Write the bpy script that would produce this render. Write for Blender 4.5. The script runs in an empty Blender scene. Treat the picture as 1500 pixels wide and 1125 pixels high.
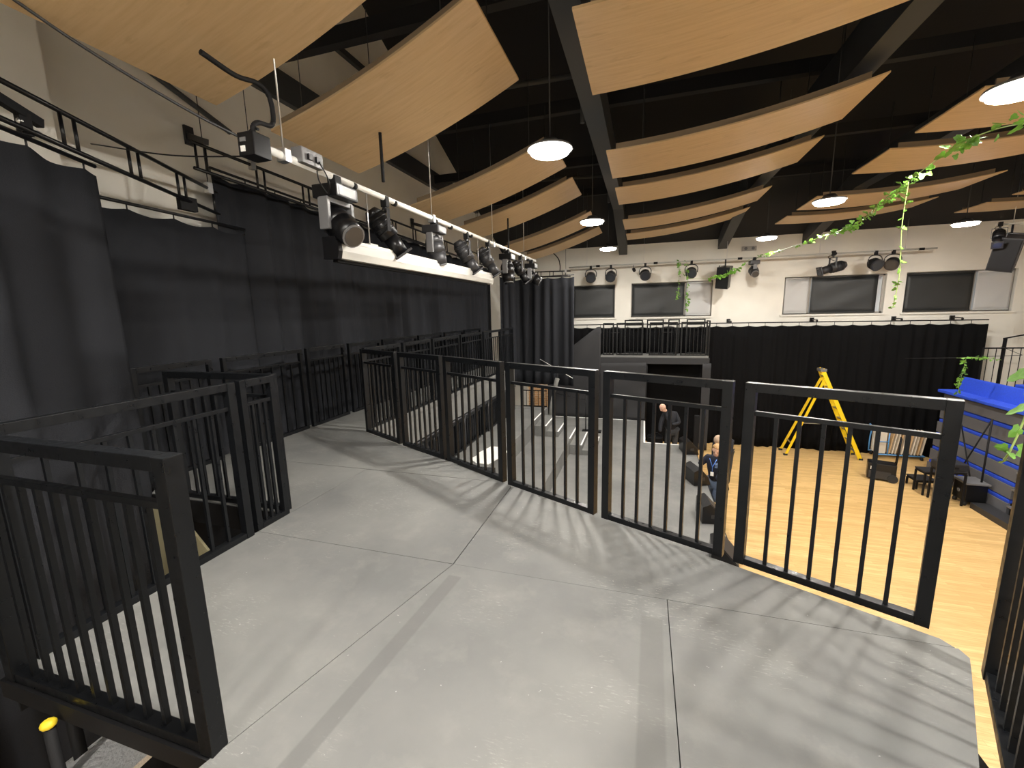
import bpy, bmesh, math, random
from mathutils import Vector, Matrix, Euler
random.seed(7)
sc = bpy.context.scene
COL = sc.collection
PI = math.pi

# ------------------------------------------------------------------ camera, world, exposure
H = 4.4
YAW, PITCH, ROLL = math.radians(17.3), math.radians(9.6), math.radians(-1.3)
cd = bpy.data.cameras.new('camera')
cam = bpy.data.objects.new('camera', cd); COL.objects.link(cam)
cd.sensor_fit = 'HORIZONTAL'; cd.sensor_width = 36.0
cd.lens = 620.0 / 1500.0 * 36.0
cd.clip_start = 0.02; cd.clip_end = 100
f_ = Vector((-math.sin(YAW)*math.cos(PITCH), math.cos(YAW)*math.cos(PITCH), -math.sin(PITCH)))
r_ = Vector((math.cos(YAW), math.sin(YAW), 0)); u_ = r_.cross(f_)
r2 = r_*math.cos(ROLL) + u_*math.sin(ROLL); u2 = -r_*math.sin(ROLL) + u_*math.cos(ROLL)
cam.matrix_world = Matrix(((r2.x, u2.x, -f_.x, 0), (r2.y, u2.y, -f_.y, 0), (r2.z, u2.z, -f_.z, H), (0, 0, 0, 1)))
sc.camera = cam
w = bpy.data.worlds.new('world'); sc.world = w; w.use_nodes = True
w.node_tree.nodes['Background'].inputs[0].default_value = (0.9, 0.95, 1, 1)
w.node_tree.nodes['Background'].inputs[1].default_value = 0.03
sc.view_settings.view_transform = 'Standard'; sc.view_settings.look = 'None'
sc.view_settings.gamma = 1.0; sc.view_settings.use_curve_mapping = False
sc.view_settings.exposure = 0.2
LAMP_STRENGTH = 1250.0
sc.cycles.max_bounces = 6; sc.cycles.diffuse_bounces = 4; sc.cycles.use_denoising = True

# ------------------------------------------------------------------ materials
def mat(name, col, rough=0.6, metal=0.0, emit=None, es=0.0, noise=0.0, nscale=8.0, bump=0.0, bscale=40.0, spec=None, sheen=0.0, alpha=None, trans=0.0):
    m = bpy.data.materials.new(name); m.use_nodes = True
    nt = m.node_tree; b = nt.nodes['Principled BSDF']
    b.inputs['Base Color'].default_value = (*col, 1); b.inputs['Roughness'].default_value = rough
    b.inputs['Metallic'].default_value = metal
    if spec is not None: b.inputs['Specular IOR Level'].default_value = spec
    if sheen: b.inputs['Sheen Weight'].default_value = sheen
    if trans: b.inputs['Transmission Weight'].default_value = trans
    if emit: b.inputs['Emission Color'].default_value = (*emit, 1); b.inputs['Emission Strength'].default_value = es
    if noise or bump:
        tc = nt.nodes.new('ShaderNodeTexCoord')
        if noise:
            n = nt.nodes.new('ShaderNodeTexNoise'); n.inputs['Scale'].default_value = nscale; n.inputs['Detail'].default_value = 5
            nt.links.new(tc.outputs['Object'], n.inputs['Vector'])
            cr = nt.nodes.new('ShaderNodeValToRGB'); cr.color_ramp.elements[0].position = 0.3; cr.color_ramp.elements[1].position = 0.7
            cr.color_ramp.elements[0].color = (*[c*(1-noise) for c in col], 1); cr.color_ramp.elements[1].color = (*[min(1, c*(1+noise)) for c in col], 1)
            nt.links.new(n.outputs['Fac'], cr.inputs['Fac']); nt.links.new(cr.outputs['Color'], b.inputs['Base Color'])
        if bump:
            n2 = nt.nodes.new('ShaderNodeTexNoise'); n2.inputs['Scale'].default_value = bscale; n2.inputs['Detail'].default_value = 4
            nt.links.new(tc.outputs['Object'], n2.inputs['Vector'])
            bp = nt.nodes.new('ShaderNodeBump'); bp.inputs['Strength'].default_value = bump; bp.inputs['Distance'].default_value = 0.01
            nt.links.new(n2.outputs['Fac'], bp.inputs['Height']); nt.links.new(bp.outputs['Normal'], b.inputs['Normal'])
    return m

def math_node(nt, op, a, b=None, c=None):
    n = nt.nodes.new('ShaderNodeMath'); n.operation = op
    for i, v in enumerate((a, b, c)):
        if v is None: continue
        if isinstance(v, (int, float)): n.inputs[i].default_value = v
        else: nt.links.new(v, n.inputs[i])
    return n.outputs[0]

def mix_col(nt, fac, a, b):
    n = nt.nodes.new('ShaderNodeMix'); n.data_type = 'RGBA'
    nt.links.new(fac, n.inputs[0])
    for s, v in ((6, a), (7, b)):
        if isinstance(v, tuple): n.inputs[s].default_value = (*v, 1)
        else: nt.links.new(v, n.inputs[s])
    return n.outputs[2]

def noise_node(nt, vec, scale, detail=4, rough=0.5):
    n = nt.nodes.new('ShaderNodeTexNoise'); n.inputs['Scale'].default_value = scale
    n.inputs['Detail'].default_value = detail; n.inputs['Roughness'].default_value = rough
    nt.links.new(vec, n.inputs['Vector']); return n.outputs['Fac']

def ramp(nt, fac, p0, p1, c0=0.0, c1=1.0):
    n = nt.nodes.new('ShaderNodeMapRange'); n.inputs[1].default_value = p0; n.inputs[2].default_value = p1
    n.inputs[3].default_value = c0; n.inputs[4].default_value = c1; n.clamp = True
    nt.links.new(fac, n.inputs[0]); return n.outputs[0]

def scaled(nt, vec, s):
    n = nt.nodes.new('ShaderNodeVectorMath'); n.operation = 'MULTIPLY'; n.inputs[1].default_value = s
    nt.links.new(vec, n.inputs[0]); return n.outputs[0]

def deck_material():
    m = mat('deck_grey_paint', (0.09, 0.09, 0.088), 0.5); nt = m.node_tree; b = nt.nodes['Principled BSDF']
    geo = nt.nodes.new('ShaderNodeNewGeometry'); pos = geo.outputs['Position']
    big = noise_node(nt, pos, 1.1, 5, 0.55); mid = noise_node(nt, pos, 5.0, 6, 0.65)
    c = mix_col(nt, ramp(nt, big, 0.35, 0.65), (0.125, 0.127, 0.124), (0.18, 0.18, 0.172))
    c = mix_col(nt, ramp(nt, mid, 0.52, 0.72, 0, 0.4), c, (0.225, 0.222, 0.21))
    # scuffs and boot marks: pale, broken up
    sc1 = noise_node(nt, pos, 2.3, 2); sc2 = noise_node(nt, scaled(nt, pos, (9, 40, 9)), 3.0, 6, 0.7)
    scf = math_node(nt, 'MULTIPLY', ramp(nt, sc1, 0.53, 0.62), ramp(nt, sc2, 0.56, 0.68, 0, 0.4))
    c = mix_col(nt, scf, c, (0.42, 0.42, 0.39))
    sp = noise_node(nt, pos, 38, 2); spf = math_node(nt, 'MULTIPLY', ramp(nt, sp, 0.76, 0.8), 0.6)
    c = mix_col(nt, spf, c, (0.5, 0.5, 0.48))
    # darker freshly rolled strips on the boards
    sep = nt.nodes.new('ShaderNodeSeparateXYZ'); nt.links.new(pos, sep.inputs[0])
    X, Y, Z = sep.outputs
    def strip(x0, k, wd, y1):
        d = math_node(nt, 'ABSOLUTE', math_node(nt, 'SUBTRACT', X, math_node(nt, 'MULTIPLY_ADD', Y, k, x0)))
        a = math_node(nt, 'MULTIPLY', ramp(nt, d, wd, wd+0.01, 1, 0), ramp(nt, Y, y1, y1+0.01, 1, 0))
        return math_node(nt, 'MULTIPLY', a, ramp(nt, Z, 2.8, 2.85, 0, 0.5))
    c = mix_col(nt, strip(-1.2, 0.09, 0.035, 2.05), c, (0.095, 0.095, 0.093))
    c = mix_col(nt, strip(0.04, 0.02, 0.045, 2.0), c, (0.105, 0.105, 0.10))
    nt.links.new(c, b.inputs['Base Color'])
    nt.links.new(ramp(nt, mid, 0.3, 0.7, 0.62, 0.8), b.inputs['Roughness']); b.inputs['Specular IOR Level'].default_value = 0.35
    bp = nt.nodes.new('ShaderNodeBump'); bp.inputs['Strength'].default_value = 0.15; bp.inputs['Distance'].default_value = 0.01
    nt.links.new(mid, bp.inputs['Height']); nt.links.new(bp.outputs['Normal'], b.inputs['Normal'])
    return m

def wood_floor():
    m = mat('oak_floor', (0.6, 0.4, 0.2), 0.38); nt = m.node_tree; b = nt.nodes['Principled BSDF']
    geo = nt.nodes.new('ShaderNodeNewGeometry'); pos = geo.outputs['Position']
    br = nt.nodes.new('ShaderNodeTexBrick'); br.offset = 0.37; br.squash = 1
    br.inputs['Scale'].default_value = 1.0; br.inputs['Brick Width'].default_value = 1.3; br.inputs['Row Height'].default_value = 0.075
    br.inputs['Mortar Size'].default_value = 0.0015; br.inputs['Mortar Smooth'].default_value = 0.2
    br.inputs['Color1'].default_value = (0.76, 0.52, 0.235, 1); br.inputs['Color2'].default_value = (0.56, 0.36, 0.145, 1); br.inputs['Mortar'].default_value = (0.36, 0.22, 0.08, 1)
    nt.links.new(pos, br.inputs['Vector'])
    g = noise_node(nt, scaled(nt, pos, (1.5, 18, 1)), 2.0, 6, 0.6)
    c = mix_col(nt, ramp(nt, g, 0.38, 0.68, 0, 0.8), br.outputs['Color'], (0.48, 0.29, 0.105))
    nt.links.new(c, b.inputs['Base Color']); return m

def ply():
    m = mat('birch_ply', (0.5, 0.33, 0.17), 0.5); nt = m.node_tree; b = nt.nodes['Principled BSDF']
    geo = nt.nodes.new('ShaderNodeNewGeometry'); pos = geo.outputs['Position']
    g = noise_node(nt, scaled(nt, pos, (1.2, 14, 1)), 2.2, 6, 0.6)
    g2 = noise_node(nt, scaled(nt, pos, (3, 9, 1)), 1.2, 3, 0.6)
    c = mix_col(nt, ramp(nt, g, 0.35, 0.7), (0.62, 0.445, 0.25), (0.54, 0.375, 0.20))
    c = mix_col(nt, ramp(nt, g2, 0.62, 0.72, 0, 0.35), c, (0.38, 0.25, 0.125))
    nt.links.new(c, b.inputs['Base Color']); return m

def brick_mat():
    m = mat('brick', (0.6, 0.3, 0.15), 0.8); nt = m.node_tree; b = nt.nodes['Principled BSDF']
    tc = nt.nodes.new('ShaderNodeTexCoord')
    sw = nt.nodes.new('ShaderNodeSeparateXYZ'); nt.links.new(tc.outputs['Object'], sw.inputs[0])
    cb = nt.nodes.new('ShaderNodeCombineXYZ'); nt.links.new(sw.outputs[0], cb.inputs[0]); nt.links.new(sw.outputs[2], cb.inputs[1])
    br = nt.nodes.new('ShaderNodeTexBrick'); br.inputs['Scale'].default_value = 1; br.inputs['Brick Width'].default_value = 0.22; br.inputs['Row Height'].default_value = 0.075
    br.inputs['Mortar Size'].default_value = 0.008
    br.inputs['Color1'].default_value = (0.75, 0.5, 0.3, 1); br.inputs['Color2'].default_value = (0.6, 0.36, 0.2, 1); br.inputs['Mortar'].default_value = (0.8, 0.76, 0.68, 1)
    nt.links.new(cb.outputs[0], br.inputs['Vector']); nt.links.new(br.outputs['Color'], b.inputs['Base Color'])
    return m

def rail_mat():
    m = mat('black_rail_paint', (0.016, 0.016, 0.017), 0.3); nt = m.node_tree; b = nt.nodes['Principled BSDF']
    tc = nt.nodes.new('ShaderNodeTexCoord'); v = tc.outputs['Object']
    n = noise_node(nt, v, 60, 4, 0.7)
    c = mix_col(nt, ramp(nt, n, 0.66, 0.76, 0, 0.2), (0.0055, 0.0062, 0.0075), (0.12, 0.12, 0.115))
    nt.links.new(c, b.inputs['Base Color']); b.inputs['Specular IOR Level'].default_value = 0.3
    nt.links.new(ramp(nt, noise_node(nt, v, 25, 3), 0.3, 0.7, 0.26, 0.45), b.inputs['Roughness'])
    return m

DECK = deck_material(); OAK = wood_floor(); PLY = ply(); BRICK = brick_mat(); RAIL = rail_mat()
WALL = mat('cream_wall', (0.78, 0.755, 0.69), 0.85, noise=0.03, nscale=2.0)
WALL_L = mat('cream_wall_left', (0.82, 0.79, 0.72), 0.88, noise=0.04, nscale=1.5)
CEIL = mat('black_ceiling', (0.012, 0.012, 0.014), 0.85)
BEAM = mat('dark_grey_beam', (0.045, 0.047, 0.05), 0.6)
CLOTH = mat('black_drape', (0.025, 0.0265, 0.031), 0.95, bump=0.3, bscale=150, spec=0.1)
CLOTH2 = mat('deep_black_drape', (0.0045, 0.0045, 0.005), 0.95, spec=0.1)
CLOTH3 = mat('grey_black_masking_cloth', (0.03, 0.03, 0.032), 0.85, spec=0.3)
BLK = mat('black_plastic', (0.006, 0.006, 0.007), 0.32, spec=0.35)
BLKM = mat('matt_black', (0.005, 0.005, 0.006), 0.7, spec=0.3)
GRYM = mat('grey_housing', (0.15, 0.15, 0.155), 0.4)
DGRY = mat('dark_grey_metal', (0.035, 0.035, 0.038), 0.45, 0.3)
STEEL = mat('bright_steel', (0.7, 0.7, 0.7), 0.3, 0.9)
ALU = mat('chequer_aluminium', (0.75, 0.75, 0.76), 0.4, 0.25, bump=1.0, bscale=60)
WHITE = mat('white_paint', (0.85, 0.85, 0.82), 0.5)
SCREENW = mat('white_casing', (0.48, 0.47, 0.435), 0.45)
TAPE = mat('white_edge_tape', (0.85, 0.85, 0.83), 0.6)
YEL = mat('yellow_fibreglass', (0.85, 0.58, 0.012), 0.4)
YCAP = mat('yellow_rubber', (0.8, 0.6, 0.03), 0.45)
BLUE = mat('royal_blue_fabric', (0.012, 0.055, 0.5), 0.85, noise=0.1, nscale=30)
BLUEF = mat('light_blue_frame', (0.1, 0.3, 0.62), 0.4)
FASC = mat('grey_carpet_fascia', (0.10, 0.10, 0.11), 0.9)
BLIND = mat('black_blind', (0.026, 0.028, 0.029), 0.5)
BLINDW = mat('pale_blind', (0.52, 0.52, 0.52), 0.7)
GLASS = mat('window_glass', (0.6, 0.65, 0.7), 0.08, spec=0.6)
FRAMEM = mat('grey_window_frame', (0.35, 0.33, 0.3), 0.5)
LEAF = mat('ivy_green', (0.13, 0.30, 0.035), 0.55, noise=0.35, nscale=15)
STEM = mat('ivy_stem', (0.3, 0.42, 0.12), 0.6)
SKIN = mat('skin', (0.66, 0.40, 0.29), 0.55)
HAIRB = mat('fair_hair', (0.45, 0.27, 0.12), 0.7, noise=0.3, nscale=60)
HAIRD = mat('short_grey_hair', (0.42, 0.3, 0.21), 0.8)
JUMP = mat('black_top', (0.010, 0.011, 0.016), 0.85)
NAVY = mat('navy_hoodie', (0.008, 0.011, 0.025), 0.85)
TROU = mat('charcoal_trousers', (0.03, 0.03, 0.032), 0.85)
SHORT = mat('blue_denim_shorts', (0.085, 0.12, 0.19), 0.85, noise=0.15, nscale=40)
LBLUE = mat('lanyard_blue', (0.1, 0.25, 0.75), 0.6)
RUBB = mat('rubber', (0.02, 0.02, 0.02), 0.8)
CHAIRW = mat('cream_folded_board', (0.7, 0.62, 0.5), 0.6)
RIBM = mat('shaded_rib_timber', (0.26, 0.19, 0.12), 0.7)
TIMB = mat('pine_timber', (0.62, 0.42, 0.22), 0.6)
LENS = mat('lens_glass', (0.03, 0.033, 0.04), 0.1, spec=0.6)
LAMPC = mat('lamp_led_core', (1, 1, 1), 0.5, emit=(1.0, 0.95, 0.87), es=LAMP_STRENGTH)
LAMPM = mat('lamp_diffuser', (1, 1, 1), 0.5, emit=(1.0, 0.95, 0.87), es=55.0)
BEIGE = mat('olive_board', (0.35, 0.32, 0.2), 0.7)
EYE = mat('eye_dark', (0.03, 0.02, 0.02), 0.3)
LIP = mat('lips', (0.45, 0.18, 0.15), 0.5)

# ------------------------------------------------------------------ mesh helpers
class MB:
    def __init__(s): s.bm = bmesh.new()
    def box(s, lo, hi, M=None, bev=0.0):
        lo, hi = Vector(lo), Vector(hi)
        vs = [s.bm.verts.new((x, y, z)) for x in (lo.x, hi.x) for y in (lo.y, hi.y) for z in (lo.z, hi.z)]
        if M is not None:
            for v in vs: v.co = M @ v.co
        fs = [s.bm.faces.new([vs[i] for i in q]) for q in ((0, 1, 3, 2), (4, 6, 7, 5), (0, 4, 5, 1), (2, 3, 7, 6), (0, 2, 6, 4), (1, 5, 7, 3))]
        if bev > 0:
            es = list({e for f in fs for e in f.edges})
            bmesh.ops.bevel(s.bm, geom=es, offset=bev, segments=2, affect='EDGES', profile=0.7)
        return s
    def bar(s, a, b, w, h=None, up=(0, 0, 1), bev=0.0):      # box section from a to b
        a, b = Vector(a), Vector(b); h = h or w; d = b-a; L = d.length; d.normalize()
        up = Vector(up)
        if abs(d.dot(up)) > 0.99: up = Vector((1, 0, 0)) if abs(d.x) < .9 else Vector((0, 1, 0))
        x = d.cross(up).normalized(); z = x.cross(d)
        M = Matrix(((x.x, d.x, z.x, a.x), (x.y, d.y, z.y, a.y), (x.z, d.z, z.z, a.z), (0, 0, 0, 1)))
        return s.box((-w/2, 0, -h/2), (w/2, L, h/2), M, bev)
    def tube(s, a, b, r0, r1=None, n=12, caps=True):
        a, b = Vector(a), Vector(b); r1 = r0 if r1 is None else r1; d = (b-a).normalized()
        up = Vector((0, 0, 1)) if abs(d.z) < 0.95 else Vector((1, 0, 0))
        x = d.cross(up).normalized(); y = d.cross(x)
        A = [s.bm.verts.new(a + (x*math.cos(t)+y*math.sin(t))*r0) for t in [2*PI*i/n for i in range(n)]]
        B = [s.bm.verts.new(b + (x*math.cos(t)+y*math.sin(t))*r1) for t in [2*PI*i/n for i in range(n)]]
        for i in range(n):
            f = s.bm.faces.new((A[i], A[(i+1) % n], B[(i+1) % n], B[i])); f.smooth = True
        if caps: s.bm.faces.new(A[::-1]); s.bm.faces.new(B)
        return s
    def path(s, pts, r, n=8):
        pts = [Vector(p) for p in pts]; rings = []
        for i, p in enumerate(pts):
            d = (pts[min(i+1, len(pts)-1)] - pts[max(i-1, 0)]).normalized()
            up = Vector((0, 0, 1)) if abs(d.z) < 0.9 else Vector((1, 0, 0))
            x = d.cross(up).normalized(); y = d.cross(x)
            rings.append([s.bm.verts.new(p + (x*math.cos(2*PI*k/n)+y*math.sin(2*PI*k/n))*r) for k in range(n)])
        for A, B in zip(rings, rings[1:]):
            for k in range(n):
                f = s.bm.faces.new((A[k], A[(k+1) % n], B[(k+1) % n], B[k])); f.smooth = True
        s.bm.faces.new(rings[0][::-1]); s.bm.faces.new(rings[-1]); return s
    def prism(s, poly, z0, z1):                               # polygon in XY
        A = [s.bm.verts.new((x, y, z0)) for x, y in poly]; B = [s.bm.verts.new((x, y, z1)) for x, y in poly]
        n = len(poly)
        s.bm.faces.new(A[::-1]); s.bm.faces.new(B)
        for i in range(n): s.bm.faces.new((A[i], A[(i+1) % n], B[(i+1) % n], B[i]))
        return s
    def prismdir(s, pts, off):                                # 3D polygon swept by off
        off = Vector(off); A = [s.bm.verts.new(p) for p in pts]; B = [s.bm.verts.new(Vector(p)+off) for p in pts]
        n = len(pts); s.bm.faces.new(A[::-1]); s.bm.faces.new(B)
        for i in range(n): s.bm.faces.new((A[i], A[(i+1) % n], B[(i+1) % n], B[i]))
        return s
    def ball(s, c, r, M=None, sub=2):
        r = Vector(r) if hasattr(r, '__len__') else Vector((r, r, r))
        q = bmesh.ops.create_icosphere(s.bm, subdivisions=sub, radius=1)
        for v in q['verts']:
            v.co = Vector((v.co.x*r.x, v.co.y*r.y, v.co.z*r.z))
            if M is not None: v.co = M @ v.co
            v.co += Vector(c)
            for f in v.link_faces: f.smooth = True
        return s
    def quad(s, a, b, c, d):
        s.bm.faces.new([s.bm.verts.new(p) for p in (a, b, c, d)]); return s
    def build(s, name, m, parent=None):
        bmesh.ops.recalc_face_normals(s.bm, faces=s.bm.faces)
        me = bpy.data.meshes.new(name); s.bm.to_mesh(me); s.bm.free()
        if m is not None: me.materials.append(m)
        o = bpy.data.objects.new(name, me); COL.objects.link(o)
        if parent is not None: o.parent = parent
        return o

def tag(o, label, cat, group=None, kind=None):
    o['label'] = label; o['category'] = cat
    if group: o['group'] = group
    if kind: o['kind'] = kind
    return o
def thing(name, label, cat, loc=(0, 0, 0), rz=0, group=None):
    o = bpy.data.objects.new(name, None); COL.objects.link(o); o.location = loc; o.rotation_euler = (0, 0, rz)
    o.empty_display_size = 0.1
    return tag(o, label, cat, group)
def struct(name, mb, m, parent=None):
    o = mb.build(name, m, parent)
    if parent is None: o['kind'] = 'structure'
    return o
def copy_tree(o, parent=None):
    c = o.copy(); COL.objects.link(c); c.parent = parent
    for ch in list(o.children): copy_tree(ch, c)
    return c
def add_solid(o, t):
    m = o.modifiers.new('thick', 'SOLIDIFY'); m.thickness = t; m.offset = 0; return o
ORD = ['first', 'second', 'third', 'fourth', 'fifth', 'sixth', 'seventh', 'eighth', 'ninth', 'tenth']

DZ = 2.88      # our deck top
ST = 0.88      # stage top
T2 = 1.24; T1 = 1.63

# ------------------------------------------------------------------ room shell
BW = 15.2; XL = -5.0; XR = 12.5; YF = -4.0; WT = 6.42
struct('floor', MB().box((XL, YF, -0.1), (XR, BW+1.5, 0)), OAK)
wb = MB()
wins = [(-2.45, -0.96), (-0.43, 2.09), (4.1, 6.68), (7.14, 9.58)]
zb, zt = 4.14, 5.27
xs = [-3.3] + [v for p in wins for v in p] + [XR]
wb.box((-3.3, BW, 0), (XR, BW+0.25, zb)); wb.box((-3.3, BW, zt), (XR, BW+0.25, WT+0.4))
for a, b in zip(xs[0::2], xs[1::2]): wb.box((a, BW, zb), (b, BW+0.25, zt))
wb.box((XL-0.2, BW, 0), (-3.3, BW+0.25, .7)); wb.box((XL-0.2, BW, 1.75), (-3.3, BW+0.25, WT+0.4))
wb.box((XL-0.2, BW, .7), (-4.15, BW+0.25, 1.75))
struct('wall_back', wb, WALL)
# gable-shaped left and right walls
def roofz(y): return WT + 0.45*(BW-y) if y > 5 else WT + 0.45*(BW-5) - 0.45*(5-y)
gab = [(YF, 0), (BW, 0), (BW, roofz(BW)+.3), (5, roofz(5)+.3), (YF, roofz(YF)+.3)]
struct('wall_left', MB().prismdir([(XL, y, z) for y, z in gab], (-0.2, 0, 0)), WALL_L)
struct('wall_right', MB().prismdir([(XR, y, z) for y, z in gab], (0.2, 0, 0)), WALL)
struct('wall_front', MB().box((XL, YF-0.2, 0), (XR, YF, roofz(YF))), WALL)
c = MB()
c.prismdir([(XL, BW+0.25, WT), (XL, 5, roofz(5)), (XL, 5, roofz(5)+.2), (XL, BW+0.25, WT+.25)], (XR-XL, 0, 0))
c.prismdir([(XL, YF, roofz(YF)), (XL, 5, roofz(5)), (XL, 5, roofz(5)+.2), (XL, YF, roofz(YF)+.2)], (XR-XL, 0, 0))
struct('ceiling', c, CEIL)
struct('trim_1', MB().box((XL, 0.2, 0), (XL+0.28, 2.55, roofz(1)-0.05)), WALL_L)              # pilaster
struct('trim_2', MB().box((XL, 2.6, 7.4), (XL+0.1, 12.7, 7.78)), BEAM)
b_ = MB(); b_.box((XL, 5.4, 8.72), (XL+0.08, 13.0, 8.82)); struct('trim_3', b_, BEAM)
# main roof beams running towards the back wall
for i, x in enumerate((-0.72, 2.3, 4.6)):
    m_ = MB(); m_.prismdir([(x-.13, YF, 7.0), (x-.13, 12, 7.0), (x-.13, BW, 6.22), (x-.13, BW, 6.6), (x-.13, 12, 7.45), (x-.13, YF, 7.45)], (0.26, 0, 0))
    struct('trim_%d' % (4+i), m_, BEAM)
# cross members
for i, y in enumerate((2.0, 4.7, 7.3, 9.9, 12.4)):
    struct('trim_%d' % (10+i), MB().box((XL, y-.06, 7.5), (XR, y+.06, 7.68)), CEIL)
for i, y in enumerate((3.3, 6.9, 11.6)):
    m_ = MB().tube((XL+.1, y, 7.9), (-0.9, y-0.4, 7.62), 0.035); m_.tube((-0.9, y-.4, 7.62), (-0.9, y-.4, 7.0), 0.03)
    struct('trim_%d' % (16+i), m_, BEAM)

# windows
for i, (a, b) in enumerate(wins):
    fr = MB(); t = 0.05; y0, y1 = BW+0.10, BW+0.17
    fr.box((a, y0, zb), (b, y1, zb+t)); fr.box((a, y0, zt-t), (b, y1, zt)); fr.box((a, y0, zb), (a+t, y1, zt)); fr.box((b-t, y0, zb), (b, y1, zt))
    split = {0: None, 1: 1.28, 2: 4.8, 3: 8.72}[i]
    if split: fr.box((split-t/2, y0, zb), (split+t/2, y1, zt))
    wn = struct('window_%d' % (i+1), fr, FRAMEM)
    MB().box((a+t, BW+0.13, zb+t), (b-t, BW+0.14, zt-t)).build('window_pane', GLASS, wn)
    MB().box((a-0.06, BW-0.05, zb-0.05), (b+0.06, BW+0.1, zb)).build('window_sill', WALL, wn)
def blind(a, b, m, lab, grp):
    t = thing('roller_blind', lab, 'blind', ((a+b)/2, BW+0.05, zt-0.02), 0, grp)
    hw = (b-a)/2
    s = MB(); n = 14; rows = 8
    g = [[s.bm.verts.new((-hw+2*hw*i/n, 0.012*math.sin(j*1.3+i*.5)*math.sin(PI*i/n), -0.05-(zt-zb-0.1)*j/rows)) for i in range(n+1)] for j in range(rows+1)]
    for j in range(rows):
        for i in range(n): s.bm.faces.new((g[j][i], g[j][i+1], g[j+1][i+1], g[j+1][i])).smooth = True
    add_solid(s.build('blind_cloth', m, t), 0.004)
    MB().tube((-hw, 0, -0.03), (hw, 0, -0.03), 0.024).build('roller', m, t)
    MB().box((-hw, -0.012, -(zt-zb-0.08)), (hw, 0.012, -(zt-zb-0.055))).build('bottom_bar', m, t)
g_ = 'roller blinds in the high windows'
blind(-2.42, -0.99, BLIND, 'creased black blackout blind in the window next to the side drape', g_)
blind(-0.40, 1.25, BLIND, 'black blackout blind in the window above the far balcony', g_)
blind(1.31, 2.06, BLINDW, 'pale grey blind behind hanging ivy above the far balcony', g_)
blind(4.14, 4.76, BLINDW, 'narrow pale grey blind left of the long profile spotlight', g_)
blind(4.84, 6.5, BLIND, 'wrinkled black blackout blind directly behind the ladder side window', g_)
blind(7.18, 8.69, BLIND, 'smooth black blackout blind in the rightmost window', g_)
blind(8.76, 9.53, BLINDW, 'pale grey blind below the tilted speaker in the rightmost window', g_)
# brick corridor seen through the small opening behind the stage
struct('wall_corridor', MB().box((-4.9, BW+1.2, 0), (-2.6, BW+1.35, 3.0)), BRICK)
e = MB().box((-2.7, BW+0.25, 0), (-2.6, BW+1.2, 3)); e.box((-4.9, BW+.25, 0), (-4.8, BW+1.2, 3)); struct('wall_corridor_side', e, WALL)
t = thing('corridor_lamp', 'lamp lighting the brick passage behind the stage', 'ceiling lamp', (-3.75, BW+.7, 2.96)); MB().box((-.3, -.08, 0), (.3, .08, .04)).build('housing', GRYM, t); MB().box((-.27, -.06, -.02), (.27, .06, 0)).build('tube', mat('warm_lamp', (1, 1, 1), .5, emit=(1, .9, .72), es=45), t)
struct('ceiling_corridor', MB().box((-4.9, BW+.25, 3), (-2.6, BW+1.35, 3.1)), WALL)

# ------------------------------------------------------------------ lamps
def lamp(x, y, z, lab):
    t = thing('high_bay_lamp', lab, 'ceiling lamp', (x, y, z), 0, 'round high-bay lamps hanging from the roof')
    MB().tube((0, 0, 0.0), (0, 0, 0.025), 0.235, 0.225, 32).build('rim', GRYM, t)
    d_ = MB(); d_.tube((0, 0, -0.04), (0, 0, -0.032), 0.185, 0.2, 32); d_.tube((0, 0, -0.032), (0, 0, 0.0), 0.2, 0.212, 32); d_.build('diffuser', LAMPM, t)
    MB().tube((0, 0, -0.052), (0, 0, -0.041), 0.082, 0.095, 24).build('led_core', LAMPC, t)
    h = MB().tube((0, 0, 0.025), (0, 0, 0.1), 0.13, 0.08, 24); h.build('housing', DGRY, t)
    top = roofz(y)-z
    MB().tube((0, 0, 0.1), (0, 0, top), 0.008, n=6).build('suspension_cable', DGRY, t)
LZ = 6.05
for x, y, lab in ((-0.98, 4.65, 'round lamp glowing between the two nearest wooden panel rows, closest one in view'),
                  (-0.98, 8.45, 'round lamp hanging beside the narrow panels left of the main beam'),
                  (-0.98, 12.2, 'small round lamp near the cream wall above the black side drape'),
                  (2.8, 4.7, 'large bright lamp at the right edge of the photo above the ivy garland'),
                  (2.8, 8.4, 'round lamp in front of the thin panels right of the ivy garland start'),
                  (2.8, 12.1, 'round lamp near the exit sign above the far lighting bar'),
                  (6.5, 11.9, 'round lamp near the wall above the rightmost windows'),
                  (6.5, 8.1, 'round lamp out to the right over the hall floor'),
                  (6.5, 4.5, 'round lamp over the near right of the hall'),
                  (-0.98, 0.9, 'round lamp almost overhead of the viewer, left'),
                  (2.8, 0.9, 'round lamp almost overhead of the viewer, right'),
                  (-0.98, -2.6, 'round lamp behind the viewer, left'), (2.8, -2.6, 'round lamp behind the viewer, right')):
    lamp(x, y, LZ, lab)

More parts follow.
